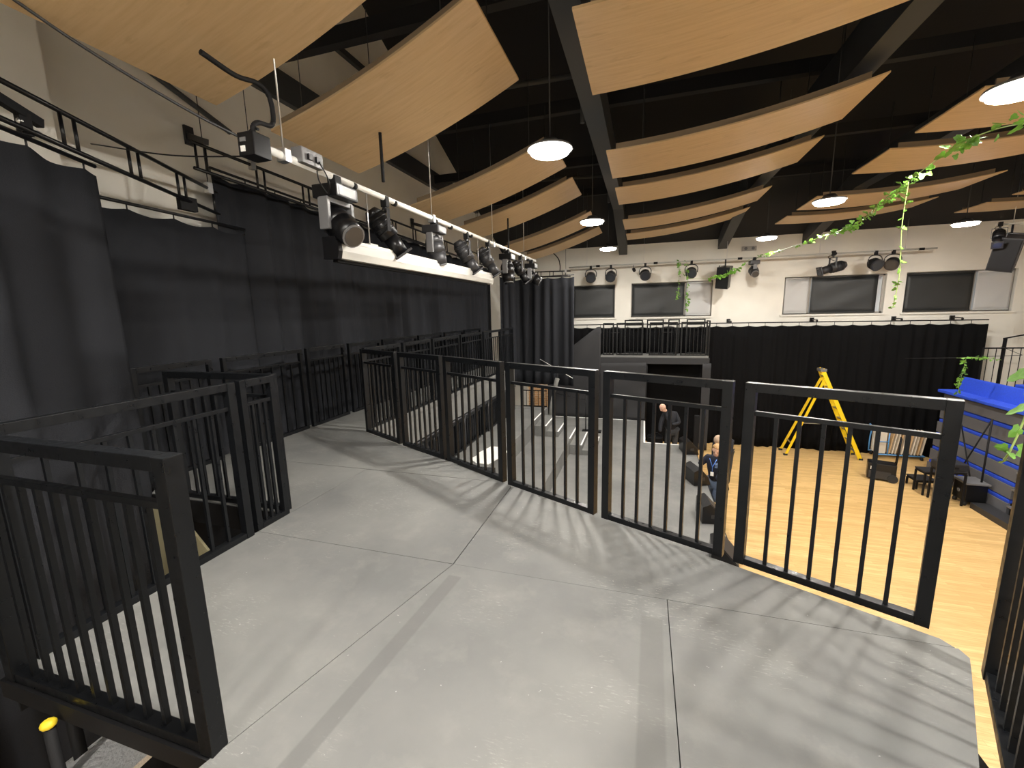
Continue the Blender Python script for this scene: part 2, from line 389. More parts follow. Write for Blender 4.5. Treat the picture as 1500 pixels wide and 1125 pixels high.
# ------------------------------------------------------------------ wooden acoustic panels
def cloud(xl, zl, xr, zr, y0, y1, lab, grp, sag=0.09):
    t = thing('acoustic_panel', lab, 'ceiling panel', ((xl+xr)/2, (y0+y1)/2, (zl+zr)/2), 0, grp)
    cx, cz = (xl+xr)/2, (zl+zr)/2; hy = (y1-y0)/2; n = 40
    def P(u): return (xl+(xr-xl)*u-cx, zl+(zr-zl)*u-cz-sag*4*u*(1-u))
    def strip(ya, yb, za, zb, u0=0.0, u1=1.0):
        s = MB(); R = []
        for i in range(n+1):
            x, z = P(u0+(u1-u0)*i/n)
            R.append([s.bm.verts.new((x, yy, z+zz)) for yy, zz in ((ya, za), (yb, za), (yb, zb), (ya, zb))])
        for A, B in zip(R, R[1:]):
            for k in range(4): s.bm.faces.new((A[k], B[k], B[(k+1) % 4], A[(k+1) % 4])).smooth = False
        s.bm.faces.new(R[0]); s.bm.faces.new(R[-1][::-1]); return s
    strip(-hy, hy, 0, 0.018).build('panel_board', PLY, t)
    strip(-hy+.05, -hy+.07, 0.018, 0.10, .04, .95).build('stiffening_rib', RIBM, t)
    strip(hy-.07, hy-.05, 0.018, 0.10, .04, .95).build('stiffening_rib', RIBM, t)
    for u in (0.15, 0.85):
        for yy in (-hy+.08, hy-.08):
            x, z = P(u); MB().tube((x, yy, z+.02), (x, yy, min(7.55, roofz((y0+y1)/2+yy))-cz), 0.004, n=6).build('hanging_wire', DGRY, t)
ROWY = [(1.5, 2.72), (3.22, 4.43), (5.95, 7.13), (7.71, 8.87), (10.37, 11.59), (12.26, 13.27)]
PN = ['nearest the viewer', 'second from the viewer', 'third from the viewer', 'fourth from the viewer', 'fifth from the viewer', 'farthest, by the wall']
for k, (a, b) in enumerate(ROWY):
    cloud(-3.15 if k < 2 else -3.38, 6.0, -1.24, 6.65, a, b, 'plywood ceiling panel over the left lighting bar, ' + PN[k], 'plywood panels over the left lighting bar', 0.06)
    cloud(-0.52, 6.4, 2.43, 6.82, a, b, 'plywood ceiling panel between the main beams, ' + PN[k], 'plywood panels between the main beams')
    if k > 1: cloud(3.24, 6.54, 6.15, 6.7, a, b, 'plywood ceiling panel beyond the ivy garland, ' + PN[k], 'plywood panels on the right')
    if k > 2: cloud(7.0, 6.5, 9.9, 6.7, a, b, 'plywood ceiling panel at the far right edge, ' + PN[k], 'plywood panels at the far right')
for x, y, lab in ((0.0, 5.15, 'flat round grey ceiling speaker behind the biggest middle panel'), (1.75, 7.4, 'small round grey ceiling disc behind the middle panel tip')):
    t = thing('ceiling_disc', lab, 'ceiling speaker', (x, y, 7.05)); MB().tube((0, 0, 0), (0, 0, 0.04), 0.2, n=28).build('disc', DGRY, t); MB().tube((0, 0, .04), (0, 0, .62), 0.008, n=6).build('rod', DGRY, t)

# ------------------------------------------------------------------ drapes
def drape(pts, z0, z1, m, lab, name='black_drape', amp=0.05, per=0.3, hooks=0.45, sagz=0.035, grp='black stage drapes', seed=1, z1b=None, track=True, trkoff=0.05, res=0.035, lean=0.0):
    rnd = random.Random(seed); pts = [Vector((p[0], p[1], 0)) for p in pts]
    L = [0]
    for a, b in zip(pts, pts[1:]): L.append(L[-1] + (b-a).length)
    tot = L[-1]; n = max(20, int(tot/res))
    ph = [rnd.uniform(0, 6.28) for _ in range(6)]
    o = pts[0]; s = MB(); rows = 10; G = []
    for j in range(rows+1):
        v = j/rows; row = []
        for i in range(n+1):
            l = tot*i/n; k = 0
            while k < len(L)-2 and l > L[k+1]: k += 1
            q = (l-L[k])/(L[k+1]-L[k]); p = pts[k].lerp(pts[k+1], q); d = (pts[k+1]-pts[k]).normalized(); nn = Vector((-d.y, d.x, 0))
            A = amp*(0.45+0.55*v)
            md = 0.35+0.65*(0.5+0.5*math.sin(l*1.9+ph[4]))
            w_ = md*math.sin(2*PI*l/per+ph[0]+1.6*math.sin(l*1.1+ph[1])+1.1*math.sin(l*2.7+ph[5])+0.5*v*math.sin(l*3.1+ph[2])) + 0.7*math.sin(2*PI*l/(per*3.1)+ph[2]+v*0.9) + 0.35*(1-md*.5)*math.sin(2*PI*l/(per*.55)+ph[3]-v*.8)
            zt_ = z1 if z1b is None else z1 + (z1b-z1)*l/tot
            top = zt_ - sagz*abs(math.sin(PI*l/hooks))
            z = top + (z0-top)*v
            pp = p + nn*(w_*A + lean*v) - o
            row.append(s.bm.verts.new((pp.x, pp.y, z)))
        G.append(row)
    for j in range(rows):
        for i in range(n): s.bm.faces.new((G[j][i], G[j][i+1], G[j+1][i+1], G[j+1][i])).smooth = True
    t = thing(name, lab, 'curtain', (o.x, o.y, 0), 0, grp)
    add_solid(s.build('drape_cloth', m, t), 0.006)
    if track:
        tr = MB(); e0 = z1+trkoff; e1 = (z1 if z1b is None else z1b)+trkoff
        acc = [e0 + (e1-e0)*l/tot for l in L]
        tr.path([(p.x-o.x, p.y-o.y, z) for p, z in zip(pts, acc)], 0.016)
        tr.build('track', BLK, t)
        l = 0.0
        while l <= tot:
            k = 0
            while k < len(L)-2 and l > L[k+1]: k += 1
            q = (l-L[k])/(L[k+1]-L[k]); p = pts[k].lerp(pts[k+1], q)-o; zz = z1 + ((z1 if z1b is None else z1b)-z1)*l/tot
            MB().tube((p.x, p.y, zz-0.02), (p.x, p.y, zz+trkoff), 0.007, n=6).build('hook', BLK, t); l += hooks
    return t
drape([(-3.0, -0.6), (-3.50, 1.1), (-4.14, 2.44)], 0.02, 5.55, CLOTH, 'large near black drape filling the left edge of the photo', amp=0.05, per=0.5, seed=3)
drape([(-4.62, 2.5), (-4.78, 4.3)], 0.02, 5.44, CLOTH, 'short black drape between the near left drape and the long wall drape', amp=0.035, per=0.4, seed=5)
drape([(-4.79, 3.95), (-4.79, 13.3)], 0.02, 6.06, CLOTH, 'long black drape along the left wall behind the white screen case', amp=0.09, per=0.42, seed=9, z1b=5.8)
drape([(-4.2, 13.25), (-2.02, 13.0)], 2.1, 5.42, CLOTH, 'hanging black side drape at the far end of the left wall', amp=0.055, per=0.36, seed=12)
drape([(-4.35, 12.9), (-3.9, 13.1)], 2.1, 5.5, CLOTH, 'narrow gathered black drape in the far left corner', amp=0.04, per=0.2, seed=14)
drape([(-2.3, 14.75), (8.86, 14.75)], 0.0, 3.83, CLOTH2, 'wide pleated black drape along the back wall behind the yellow ladder', amp=0.06, per=0.28, seed=20, trkoff=0.09, sagz=0.03)
for i, x in enumerate((2.6, 4.9, 6.95, 8.3)):
    o = MB().bar((0, 0, 0), (0, 0.4, 0), 0.03); o.bar((0, 0, 0), (0, 0, -0.06), 0.04); o.box((-.05, .39, -.06), (.05, .44, .06))
    tag(o.build('curtain_bracket', BLK), 'black wall bracket holding the long curtain rail, %s from the left' % ORD[i], 'bracket', 'brackets of the back curtain rail').location = (x, 14.76, 3.98)

# ladder trusses
def truss(a, b, h, lab, step=0.62, off=0.0):
    a, b = Vector(a), Vector(b); t = thing('ladder_truss', lab, 'lighting truss', a, 0, 'black ladder trusses'); d = b-a; L = d.length; dn = d.normalized()
    MB().tube((0, 0, 0), d, 0.018).build('top_chord', BLK, t)
    MB().tube((0, 0, -h), d+Vector((0, 0, -h)), 0.018).build('bottom_chord', BLK, t)
    l = 0.04+off; k = 0
    while l < L-0.12:
        MB().tube(dn*l, dn*l+Vector((0, 0, -h)), 0.013, n=8).build('rung', BLK, t)
        MB().tube(dn*(l+.11), dn*(l+.11)+Vector((0, 0, -h)), 0.013, n=8).build('rung', BLK, t)
        l += step
    for q in (0.08, 0.9):
        p = d*q; MB().tube(p, p+Vector((0, 0, roofz(a.y+p.y)-a.z-p.z)), 0.005, n=6).build('suspension_wire', DGRY, t)
        MB().box(p+Vector((-.03, -.03, -.05)), p+Vector((.03, .03, .06))).build('clamp', STEEL, t)
truss((-3.55, 1.05, 5.93), (-4.88, 4.18, 5.85), 0.24, 'black ladder truss crossing the upper left above the near drape')
truss((-4.58, 3.6, 6.24), (-4.62, 12.8, 6.06), 0.26, 'long black ladder truss in front of the left wall drape', step=0.75)
truss((-3.7, 13.5, 5.66), (-2.2, 13.4, 5.62), 0.16, 'short ladder truss over the far side drape', step=0.4)
for i, (p, q) in enumerate((((-4.98, 3.9, 6.45), (-4.55, 3.75, 6.28)), ((-4.98, 6.2, 6.4), (-4.6, 6.1, 6.28)), ((-4.98, 8.8, 6.4), (-4.6, 8.7, 6.28)))):
    o = MB().bar((0, 0, 0), Vector(q)-Vector(p), 0.05, 0.06); o.box((-.01, -.05, -.1), (.02, .05, .1))
    o = tag(o.build('wall_bracket', DGRY), 'grey steel arm fixing the long truss to the left wall, %s from the camera' % ORD[i], 'bracket', 'wall arms of the left truss'); o.location = p

def cable(pts, lab, m=BLK, r=0.006, name='cable'):
    P0 = Vector(pts[0]); tag(MB().path([Vector(p)-P0 for p in pts], r).build(name, m), lab, 'cable').location = P0
def catm(pts, n=8):
    P = [Vector(p) for p in pts]; P = [P[0]*2-P[1]] + P + [P[-1]*2-P[-2]]; o = []
    for i in range(1, len(P)-2):
        for k in range(n):
            t = k/n; a, b, c_, d = P[i-1:i+3]
            o.append(0.5*((2*b)+(c_-a)*t+(2*a-5*b+4*c_-d)*t*t+(3*b-a-3*c_+d)*t**3))
    o.append(P[-2]); return o
cable(catm([(-3.15, 1.45, 6.1), (-3.0, 1.81, 5.9), (-2.75, 2.15, 5.69), (-2.55, 2.42, 5.56)]), 'taut power cable running from the top left corner to the lighting bar', DGRY, 0.009)
cable(catm([(-4.1, 2.42, 5.75), (-3.3, 2.45, 5.58), (-2.55, 2.5, 5.5)]), 'thin cable strung from the near truss to the black dimmer box', BLK, 0.005)
cable([(-4.93, 3.3, 7.0), (-4.93, 4.4, 6.66)], 'dark slanting cable tray on the cream wall above the near truss', BEAM, .03, 'cable_tray')
t = thing('rigging_clamp', 'black clamp with shiny bolts at the left end of the near truss', 'clamp', (-3.98, 1.98, 5.78))
MB().bar((.06, -.14, .03), (-.05, .12, -.02), .05, .06, bev=.005).build('body', BLKM, t); MB().ball((.0, -.01, -.06), .022).build('bolt', STEEL, t); MB().ball((-.06, .1, -.09), .022).build('bolt', STEEL, t); MB().box((-.04, -.02, -.14), (.02, .04, 0)).build('jaw', BLKM, t)
t = thing('rigging_clamp', 'black clamp hanging halfway along the near truss', 'clamp', (-4.62, 3.5, 5.62)); MB().box((-.03, -.09, -.09), (.03, .09, .05), bev=.01).build('body', BLKM, t); MB().ball((.0, .03, -.03), .02).build('bolt', STEEL, t)
# wall-hung conduits: black cranked pipes above the lighting bar
def conduit(pts, lab): cable(catm(pts, 6), lab, BLKM, 0.016, 'conduit_pipe')
conduit([(-2.5, 2.1, 5.93), (-2.5, 2.32, 5.91), (-2.5, 2.48, 5.94), (-2.5, 2.57, 5.90), (-2.5, 2.59, 5.78), (-2.5, 2.56, 5.71), (-2.5, 2.46, 5.69), (-2.5, 2.41, 5.65), (-2.5, 2.41, 5.58)], 'thick black cranked cable dropping into the black dimmer box')
conduit([(-2.5, 3.9, 6.15), (-2.5, 3.9, 5.86), (-2.5, 3.9, 5.7)], 'short black drop pipe above the second stage light')
conduit([(-2.5, 8.0, 6.15), (-2.5, 8.0, 5.75), (-2.5, 8.0, 5.6)], 'black drop pipe near the far end of the left lighting bar')
conduit([(-3.05, 13.85, 7.0), (-3.0, 13.9, 6.35), (-2.9, 13.95, 6.3), (-2.72, 14.1, 6.1), (-2.68, 14.2, 5.9), (-2.68, 14.2, 5.72)], 'curved black cable drop beside the far side drape')

# ------------------------------------------------------------------ left lighting bar and its fixtures
PX, PZ = -2.5, 5.54
t = thing('lighting_bar', 'long pale tubular lighting bar hung over the left walkway', 'lighting bar', (PX, 2.5, PZ))
MB().tube((0, 0, 0), (0, 7.6, 0.05), 0.026, n=16).build('pipe', WHITE, t)
for y in (0.15, 2.4, 4.6, 6.6):
    MB().tube((0, y, 0.02), (0, y, 1.9), 0.006, n=6).build('suspension_wire', STEEL, t)
    MB().box((-.04, y-.03, -.04), (.04, y+.03, .05), bev=.008).build('clamp', STEEL, t)
for y in (0.9, 1.55, 2.9, 3.6, 5.2, 6.9):
    MB().tube((0, y, 0), (0, y+.04, 0), 0.031, n=12).build('cable_tie', BLKM, t)
t.children
t = thing('dimmer_box', 'black box with sockets at the near end of the left lighting bar', 'power box', (PX, 2.42, PZ-.02))
MB().box((-.07, -.08, -.07), (.06, .06, .075), bev=.008).build('case', BLK, t)
MB().box((-.045, -.086, -.045), (-.01, -.08, -.01)).build('label_plate', WHITE, t); MB().box((-.045, -.086, .015), (0, -.08, .04)).build('socket_cover', GRYM, t)
MB().path(catm([(-.04, -.02, .07), (-.035, 0, .11), (0.0, 0, .12), (.03, 0, .11)]), 0.009).build('cable_gland', BLKM, t)
t = thing('socket_box', 'small grey socket box clamped on the left lighting bar', 'power box', (PX+.02, 2.85, PZ+.03))
MB().box((-.05, -.1, -.04), (.05, .12, .07), bev=.008).build('case', GRYM, t); MB().box((.05, -.05, -.01), (.07, -.01, .03)).build('plug', BLK, t); MB().box((.05, .03, -.01), (.07, .07, .03)).build('plug', BLK, t)
MB().path(catm([(.07, .05, 0), (.1, .1, -.12), (.04, .16, -.2), (0, .12, -.12), (.0, .1, -.04)]), 0.005).build('loop_of_cable', BLK, t)

def orient(d, roll=0):
    d = Vector(d).normalized(); return d.to_track_quat('Z', 'Y').to_matrix().to_4x4()
def xf(M, *p): return M @ Vector(p)
def moving_head(loc, lab, grp, s=1.0, aim=(0.6, -0.5, -0.55), m=BLK, plate=GRYM):
    t = thing('moving_head_light', lab, 'stage light', loc, 0, grp)
    MB().box((-.05*s, -.05*s, -.06*s), (.05*s, .05*s, .04*s), bev=.01*s).build('clamp', BLKM, t)
    MB().box((-.15*s, -.17*s, -.2*s), (.15*s, .17*s, -.07*s), bev=.015*s).build('base_box', m, t)
    MB().box((.150*s, -.13*s, -.18*s), (.153*s, .13*s, -.09*s)).build('display_plate', plate, t)
    y = MB(); y.box((-.05*s, -.2*s, -.25*s), (.05*s, .2*s, -.2*s), bev=.01*s)
    y.box((-.06*s, -.21*s, -.52*s), (.06*s, -.165*s, -.21*s), bev=.015*s); y.box((-.06*s, .165*s, -.52*s), (.06*s, .21*s, -.21*s), bev=.015*s); y.build('yoke', plate, t)
    M = Matrix.Translation((0, 0, -.43*s)) @ orient(aim)
    h = MB(); h.tube(xf(M, 0, 0, -.2*s), xf(M, 0, 0, -.08*s), .1*s, .16*s, 20); h.tube(xf(M, 0, 0, -.08*s), xf(M, 0, 0, .1*s), .16*s, .158*s, 20); h.tube(xf(M, 0, 0, .1*s), xf(M, 0, 0, .3*s), .158*s, .12*s, 20)
    hd = h.build('lamp_head', m, t)
    MB().tube(xf(M, 0, 0, .295*s), xf(M, 0, 0, .31*s), .122*s, n=20).build('lens_ring', plate, hd)
    MB().tube(xf(M, 0, 0, .3*s), xf(M, 0, 0, .316*s), .105*s, n=20).build('lens', LENS, hd)
    return t
def profile_spot(loc, lab, grp, s=1.0, aim=(0.45, -0.2, -0.85), m=BLK, rod=0.1):
    t = thing('profile_spotlight', lab, 'stage light', loc, 0, grp)
    MB().box((-.035*s, -.03*s, -.06*s), (.035*s, .03*s, .045*s), bev=.008*s).build('clamp', BLKM, t)
    c_ = Vector((0, 0, -.32*s)); M = Matrix.Translation(c_) @ orient(aim)
    ax = M.to_3x3() @ Vector((1, 0, 0))
    if abs(ax.z) > .6: ax = M.to_3x3() @ Vector((0, 1, 0))
    ax.z = 0; ax.normalize()
    y = MB(); y.bar((0, 0, -.05*s), (0, 0, -.09*s), .03*s); y.bar(ax*-.125*s+Vector((0, 0, -.1*s)), ax*.125*s+Vector((0, 0, -.1*s)), .03*s, .012*s)
    for sg in (-1, 1): y.bar(ax*.125*s*sg+Vector((0, 0, -.095*s)), ax*.125*s*sg+c_, .012*s, .03*s, up=ax.cross(Vector((0, 0, 1))))
    y.build('yoke', DGRY, t)
    b = MB(); b.tube(xf(M, 0, 0, -.27*s), xf(M, 0, 0, -.2*s), .06*s, .1*s, 20); b.tube(xf(M, 0, 0, -.2*s), xf(M, 0, 0, .05*s), .105*s, .105*s, 20); b.tube(xf(M, 0, 0, .05*s), xf(M, 0, 0, .25*s), .08*s, .08*s, 20)
    for k in range(4): b.tube(xf(M, 0, 0, (-.17+.05*k)*s), xf(M, 0, 0, (-.155+.05*k)*s), .112*s, n=20)
    bo = b.build('barrel', m, t)
    MB().box((-.1*s, -.1*s, .25*s), (.1*s, .1*s, .27*s), M, bev=.004*s).build('gel_frame', DGRY, t)
    MB().tube(xf(M, 0, 0, .262*s), xf(M, 0, 0, .274*s), .078*s, n=20).build('lens', LENS, bo)
    MB().path(catm([(0, 0, -.02*s), (-.08*s, .03*s, -.1*s), tuple(xf(M, .05*s, 0, -.22*s))]), .006*s).build('power_lead', BLKM, t)
    return t
def par_can(loc, lab, grp, s=1.0, aim=(-.1, -.8, -.5), m=BLKM, rod=.0):
    t = thing('par_light', lab, 'stage light', loc, 0, grp)
    MB().box((-.03*s, -.03*s, -.05*s), (.03*s, .03*s, .04*s)).build('clamp', BLKM, t)
    c_ = Vector((0, 0, -.27*s)); M = Matrix.Translation(c_) @ orient(aim)
    ax = Vector(aim).cross(Vector((0, 0, 1))).normalized()
    y = MB(); y.path(catm([c_+ax*.15*s, c_+ax*.155*s+Vector((0, 0, .12*s)), c_+ax*.08*s+Vector((0, 0, .2*s)), c_-ax*.08*s+Vector((0, 0, .2*s)), c_-ax*.155*s+Vector((0, 0, .12*s)), c_-ax*.15*s], 4), .012*s); y.build('yoke', DGRY, t)
    b = MB(); b.tube(xf(M, 0, 0, -.16*s), xf(M, 0, 0, -.06*s), .08*s, .135*s, 20); b.tube(xf(M, 0, 0, -.06*s), xf(M, 0, 0, .09*s), .135*s, .14*s, 20)
    bo = b.build('can', m, t); MB().tube(xf(M, 0, 0, .09*s), xf(M, 0, 0, .1*s), .143*s, n=20).build('rim', DGRY, bo); MB().tube(xf(M, 0, 0, .095*s), xf(M, 0, 0, .105*s), .115*s, n=20).build('lens', LENS, bo)
    return t
g1 = 'stage lights on the left lighting bar'
moving_head((PX, 3.17, PZ-.02), 'big black moving head light nearest on the left lighting bar', g1, .8, (.75, -.25, -.5))
profile_spot((PX, 3.9, PZ-.02), 'black profile spotlight angled down between the two moving heads', g1, .95, (.35, .35, -.7))
moving_head((PX, 4.95, PZ-.02), 'small grey moving head light over the middle of the screen case', g1, .72, (.2, .15, -.95), m=DGRY, plate=GRYM)
profile_spot((PX, 5.95, PZ-.02), 'dark profile spotlight over the far half of the screen case', g1, .95, (.35, .35, -.72), m=DGRY)
profile_spot((PX, 6.85, PZ), 'dark profile spotlight above the far end of the screen case', g1, .95, (.4, .25, -.7), m=DGRY)
moving_head((PX, 7.9, PZ), 'slim moving head light beyond the screen case', g1, .8, (.1, -.1, -.9))
profile_spot((PX, 8.8, PZ), 'black profile spotlight second from the far end of the left bar', g1, .95, (.4, .3, -.7))
moving_head((PX, 9.7, PZ), 'black moving head light at the far end of the left bar', g1, .8, (.75, .1, -.45))

# projection screen case
t = thing('projection_screen', 'long white retracted projection screen case hanging under the left bar', 'projector screen', (PX, 3.05, 5.0))
sc_ = MB(); prof = [(-.07, -.12), (.06, -.12), (.075, -.06), (.07, .01), (.055, .02), (.05, .05), (-.07, .05)]
sc_.prismdir([(x, 0.05, z) for x, z in prof], (0, 3.72, 0)); sc_.build('casing', SCREENW, t)
MB().prismdir([(x*1.06, 0, z*1.06) for x, z in prof], (0, .05, 0)).build('end_cap', BLK, t)
MB().prismdir([(x*1.06, 3.77, z*1.06) for x, z in prof], (0, .05, 0)).build('end_cap', SCREENW, t)
MB().box((-.05, .08, -.145), (.0, 3.74, -.12)).build('bottom_batten', BLKM, t)
for y in (.55, 1.95, 3.35):
    MB().tube((0, y, .05), (0, y, .54), 0.006, n=6).build('hanging_wire', STEEL, t); MB().box((-.05, y-.06, .05), (.05, y+.06, .065)).build('bracket', SCREENW, t)

# ------------------------------------------------------------------ far lighting bar
BY, BZ = 14.6, 5.84
t = thing('lighting_bar', 'far pale lighting bar running above the high windows', 'lighting bar', (-2.45, BY, BZ))
MB().tube((0, 0, 0), (9.9, 0, 0), 0.024, n=12).build('pipe', SCREENW, t)
for x in (.6, 2.4, 4.8, 7.2, 9.2):
    MB().tube((x, 0, 0), (x, 0, WT-BZ-0.02+.25), 0.006, n=6).build('suspension_wire', STEEL, t)
    MB().tube((x+.3, 0, 0), (x+.42, 0, 0), 0.035, n=10).build('connector', BLKM, t)
g2 = 'stage lights on the far lighting bar'
for x, a, m_, lab in ((-1.72, (.1, -.8, -.5), DGRY, 'grey par light above the leftmost window'), (-1.07, (-.1, -.8, -.5), DGRY, 'grey par light above the wall strip between the two left windows'),
                 (0.0, (.1, -.85, -.45), BLKM, 'black par light above the window over the far balcony'), (1.37, (-.1, -.9, -.4), BLKM, 'black par light above the hanging ivy strands'),
                 (6.1, (.2, -.9, -.4), BLKM, 'black par light above the right end of the third window'), (6.5, (-.5, -.7, -.5), BLKM, 'angled black par light beside the vertical ivy strand')):
    par_can((x, BY, BZ-.03), lab, g2, 1.15, a, m_)
t = thing('clip_light', 'tiny black spotlight between the grey and black par lights', 'stage light', (-.36, BY, BZ-.03)); MB().tube((0, 0, -.12), (.03, -.1, -.18), .05, n=12).build('head', BLKM, t); MB().bar((0, 0, 0), (0, 0, -.12), .02).build('stem', DGRY, t)
moving_head((3.1, BY, BZ-.02), 'grey moving head light hung on the far bar beside the speaker', g2, .85, (0, -.9, -.4), m=DGRY)
profile_spot((5.1, BY, BZ+.02), 'long profile spotlight pointing sideways on the far bar', g2, 1.3, (-.9, -.15, -.25), m=DGRY)
def pa_speaker(loc, lab, s, rz, tilt, m=DGRY, roll=.12):
    t = thing('wall_speaker', lab, 'loudspeaker', loc, rz)
    M = Matrix.Rotation(roll, 4, 'Y') @ Matrix.Rotation(tilt, 4, 'X')
    b = MB(); b.prismdir([xf(M, -.19*s, -.2*s, .33*s), xf(M, .19*s, -.2*s, .33*s), xf(M, .13*s, .17*s, .33*s), xf(M, -.13*s, .17*s, .33*s)], xf(M, 0, 0, -.66*s)); b.build('cabinet', m, t)
    MB().box((-.175*s, -.215*s, -.31*s), (.175*s, -.2*s, .31*s), M, bev=.01).build('grille', BLKM, t)
    MB().tube((0, 0, .3*s), (0, 0, .55*s), .02).build('hanging_pole', BLKM, t); y = MB(); y.bar(xf(M, -.2*s, 0, .1*s), xf(M, -.2*s, 0, .36*s), .03, .008); y.bar(xf(M, .2*s, 0, .1*s), xf(M, .2*s, 0, .36*s), .03, .008); y.bar(xf(M, -.2*s, 0, .36*s), xf(M, .2*s, 0, .36*s), .03, .008); y.build('yoke', DGRY, t)
    return t
pa_speaker((2.3, 14.45, 5.3), 'dark loudspeaker hung on the far bar with ivy across it', .95, -.5, .2, m=BLK)
pa_speaker((7.9, 12.9, 5.5), 'big dark loudspeaker tilted down in the upper right', 1.15, -.75, .35, roll=.22)
t = thing('lighting_bar', 'short pale lighting bar at the upper right holding the tilted speaker', 'lighting bar', (7.6, 12.9, 6.12)); MB().tube((0, 0, 0), (3.0, -.3, 0), .024).build('pipe', SCREENW, t); MB().tube((.3, 0, 0), (.3, 0, 1.35), .006, n=6).build('suspension_wire', STEEL, t); MB().tube((2.4, -.24, 0), (2.4, -.24, 1.35), .006, n=6).build('suspension_wire', STEEL, t)
profile_spot((7.62, 12.8, 6.12), 'black spotlight crowded against the tilted speaker', g2, .95, (-.3, -.5, -.6))
par_can((8.35, 12.75, 5.95), 'dark red-tinged lamp peeking in at the right edge beside the speaker', g2, 1.0, (-.5, -.7, -.3))
t = thing('emergency_sign', 'small grey emergency light box high on the back wall', 'wall box', (3.05, BW-.06, 6.18)); MB().box((-.2, -.03, -.07), (.2, .055, .07), bev=.01).build('case', FRAMEM, t); MB().tube((-.1, -.03, 0), (-.1, -.05, 0), .045).build('lamp', GRYM, t); MB().tube((.1, -.03, 0), (.1, -.05, 0), .045).build('lamp', GRYM, t)

# ------------------------------------------------------------------ our raised deck
t = thing('raised_deck', 'grey painted wooden deck of butted boards filling the foreground', 'platform', (0, 0, DZ))
TH = 0.09
edgeR = [(1.37, 2.2), (1.41, 2.12), (1.37, 2.04)]
F = [(-3.5, 4.66), (-2.70, 4.25), (-1.95, 3.9), (-1.14, 3.45), (-0.28, 3.03), (0.54, 2.67), (1.37, 2.28)]
def board(poly, dz=0.0):
    s = MB(); s.prism(poly, -TH, dz); s.build('deck_board', DECK, t)
g = 0.0022
board([(-2.62, .88), (-1.41-g, .88), (-1.08-g, 2.165-g), (-2.62, 2.165-g)])
board([(-1.41+g, .88), (-1.9, -1.2), (0.16-g, -1.2), (0.16-g, 2.165-g), (-1.08+g, 2.165-g)], .001)
board([(.16+g, -1.2), (-.05+.16, -1.2), (0.25, -.4), (0.98, 1.33), (1.345, 2.02), (1.39, 2.11), (1.38, 2.165-g), (.16+g, 2.165-g)])
board([(-1.08+g, 2.165+g), (1.37, 2.165+g), (1.34, 2.215), (.54, 2.60), (-.28, 2.98), (-1.08+g, 3.38)], -.001)
board([(-2.62, 2.165+g), (-1.08-g, 2.165+g), (-1.08-g, 3.38), (-1.18, 3.45-g), (-2.62, 3.43-g)])
board([(-4.15, 2.45), (-2.62-g, 2.45), (-2.62-g, 3.43-g), (-4.5, 3.42-g), (-4.5, 2.8)], .001)
board([(-4.5, 3.42+g), (-1.2, 3.45+g), (-1.95, 3.86), (-2.7, 4.21), (-3.5, 4.62), (-4.5, 4.9)])
y_ = 4.9
board([(-4.5, 4.9+g), (-3.5, 4.62+g), (-3.5, 8.2-g), (-4.5, 8.2-g)]); board([(-4.5, 8.2+g), (-3.5, 8.2+g), (-3.5, 11.6), (-4.5, 11.6)])
u = MB(); u.box((-2.6, .9, -TH-.02), (1.2, 2.3, -TH)); u.box((-1.3, -1.1, -TH-.02), (.3, 1.0, -TH)); u.box((-4.1, 2.5, -TH-.02), (-1.3, 3.8, -TH)); u.box((-2.6, 1.7, -.2), (-1.45, 4.0, -TH)); u.box((-1.4, -1.1, -.2), (.1, 2.9, -TH)); u.box((.1, .9, -.2), (.8, 2.3, -TH)); u.box((-4.1, 2.6, -.2), (-2.7, 4.2, -TH)); u.box((-4.45, 4.2, -.2), (-3.55, 11.55, -TH)); u.box((-2.63, .862, -.085), (-1.41, .879, -.004)); u.box((-4.15, 2.436, -.2), (-2.625, 2.447, -.004)); u.box((-2.634, .9, -.2), (-2.623, 2.44, -.004)); u.build('under_frame', BLKM, t)
for x, y in ((-2.5, 1.0), (-1.5, 1.0), (-1.3, -1.0), (0.05, -1.0), (.75, 1.1), (-2.5, 3.8), (-4.05, 2.65), (-4.35, 4.1), (-3.62, 6.5), (-4.4, 6.5), (-3.62, 9), (-4.4, 9), (-3.62, 11.5), (-4.4, 11.5), (-.2, 2.7), (1.1, 2.1)):
    zb_ = 0 if y < 3.4 else (ST if y < 3.6 or x < -3.6 or x > -2.6 else T1)
    MB().tube((x, y, -TH-.1), (x, y, zb_-DZ), .025).build('leg', BLKM, t)
t = thing('walkway_fascia', 'smooth grey fascia board below the inner edge of the left walkway', 'fascia', (-3.53, 4.8, 0))
MB().box((-.01, 0, 2.34), (.012, 6.75, 2.78)).build('board', DECK, t); MB().tube((.02, .2, 2.30), (.02, 6.75, 2.30), .025).build('pipe', DGRY, t)
for y in (1.6, 2.9, 4.3, 5.6): MB().path(catm([(.10, y, 1.64), (.10, y, 2.15), (.09, y+.03, 2.26), (.05, y+.16, 2.31)], 4), .022).build('bent_pipe', DGRY, t)
drape([(-3.57, 4.8), (-3.57, 11.55)], 1.64, 2.32, CLOTH, 'pleated dark skirt under the grey fascia of the left walkway', name='platform_skirt', amp=.012, per=.11, seed=33, track=False, sagz=0)

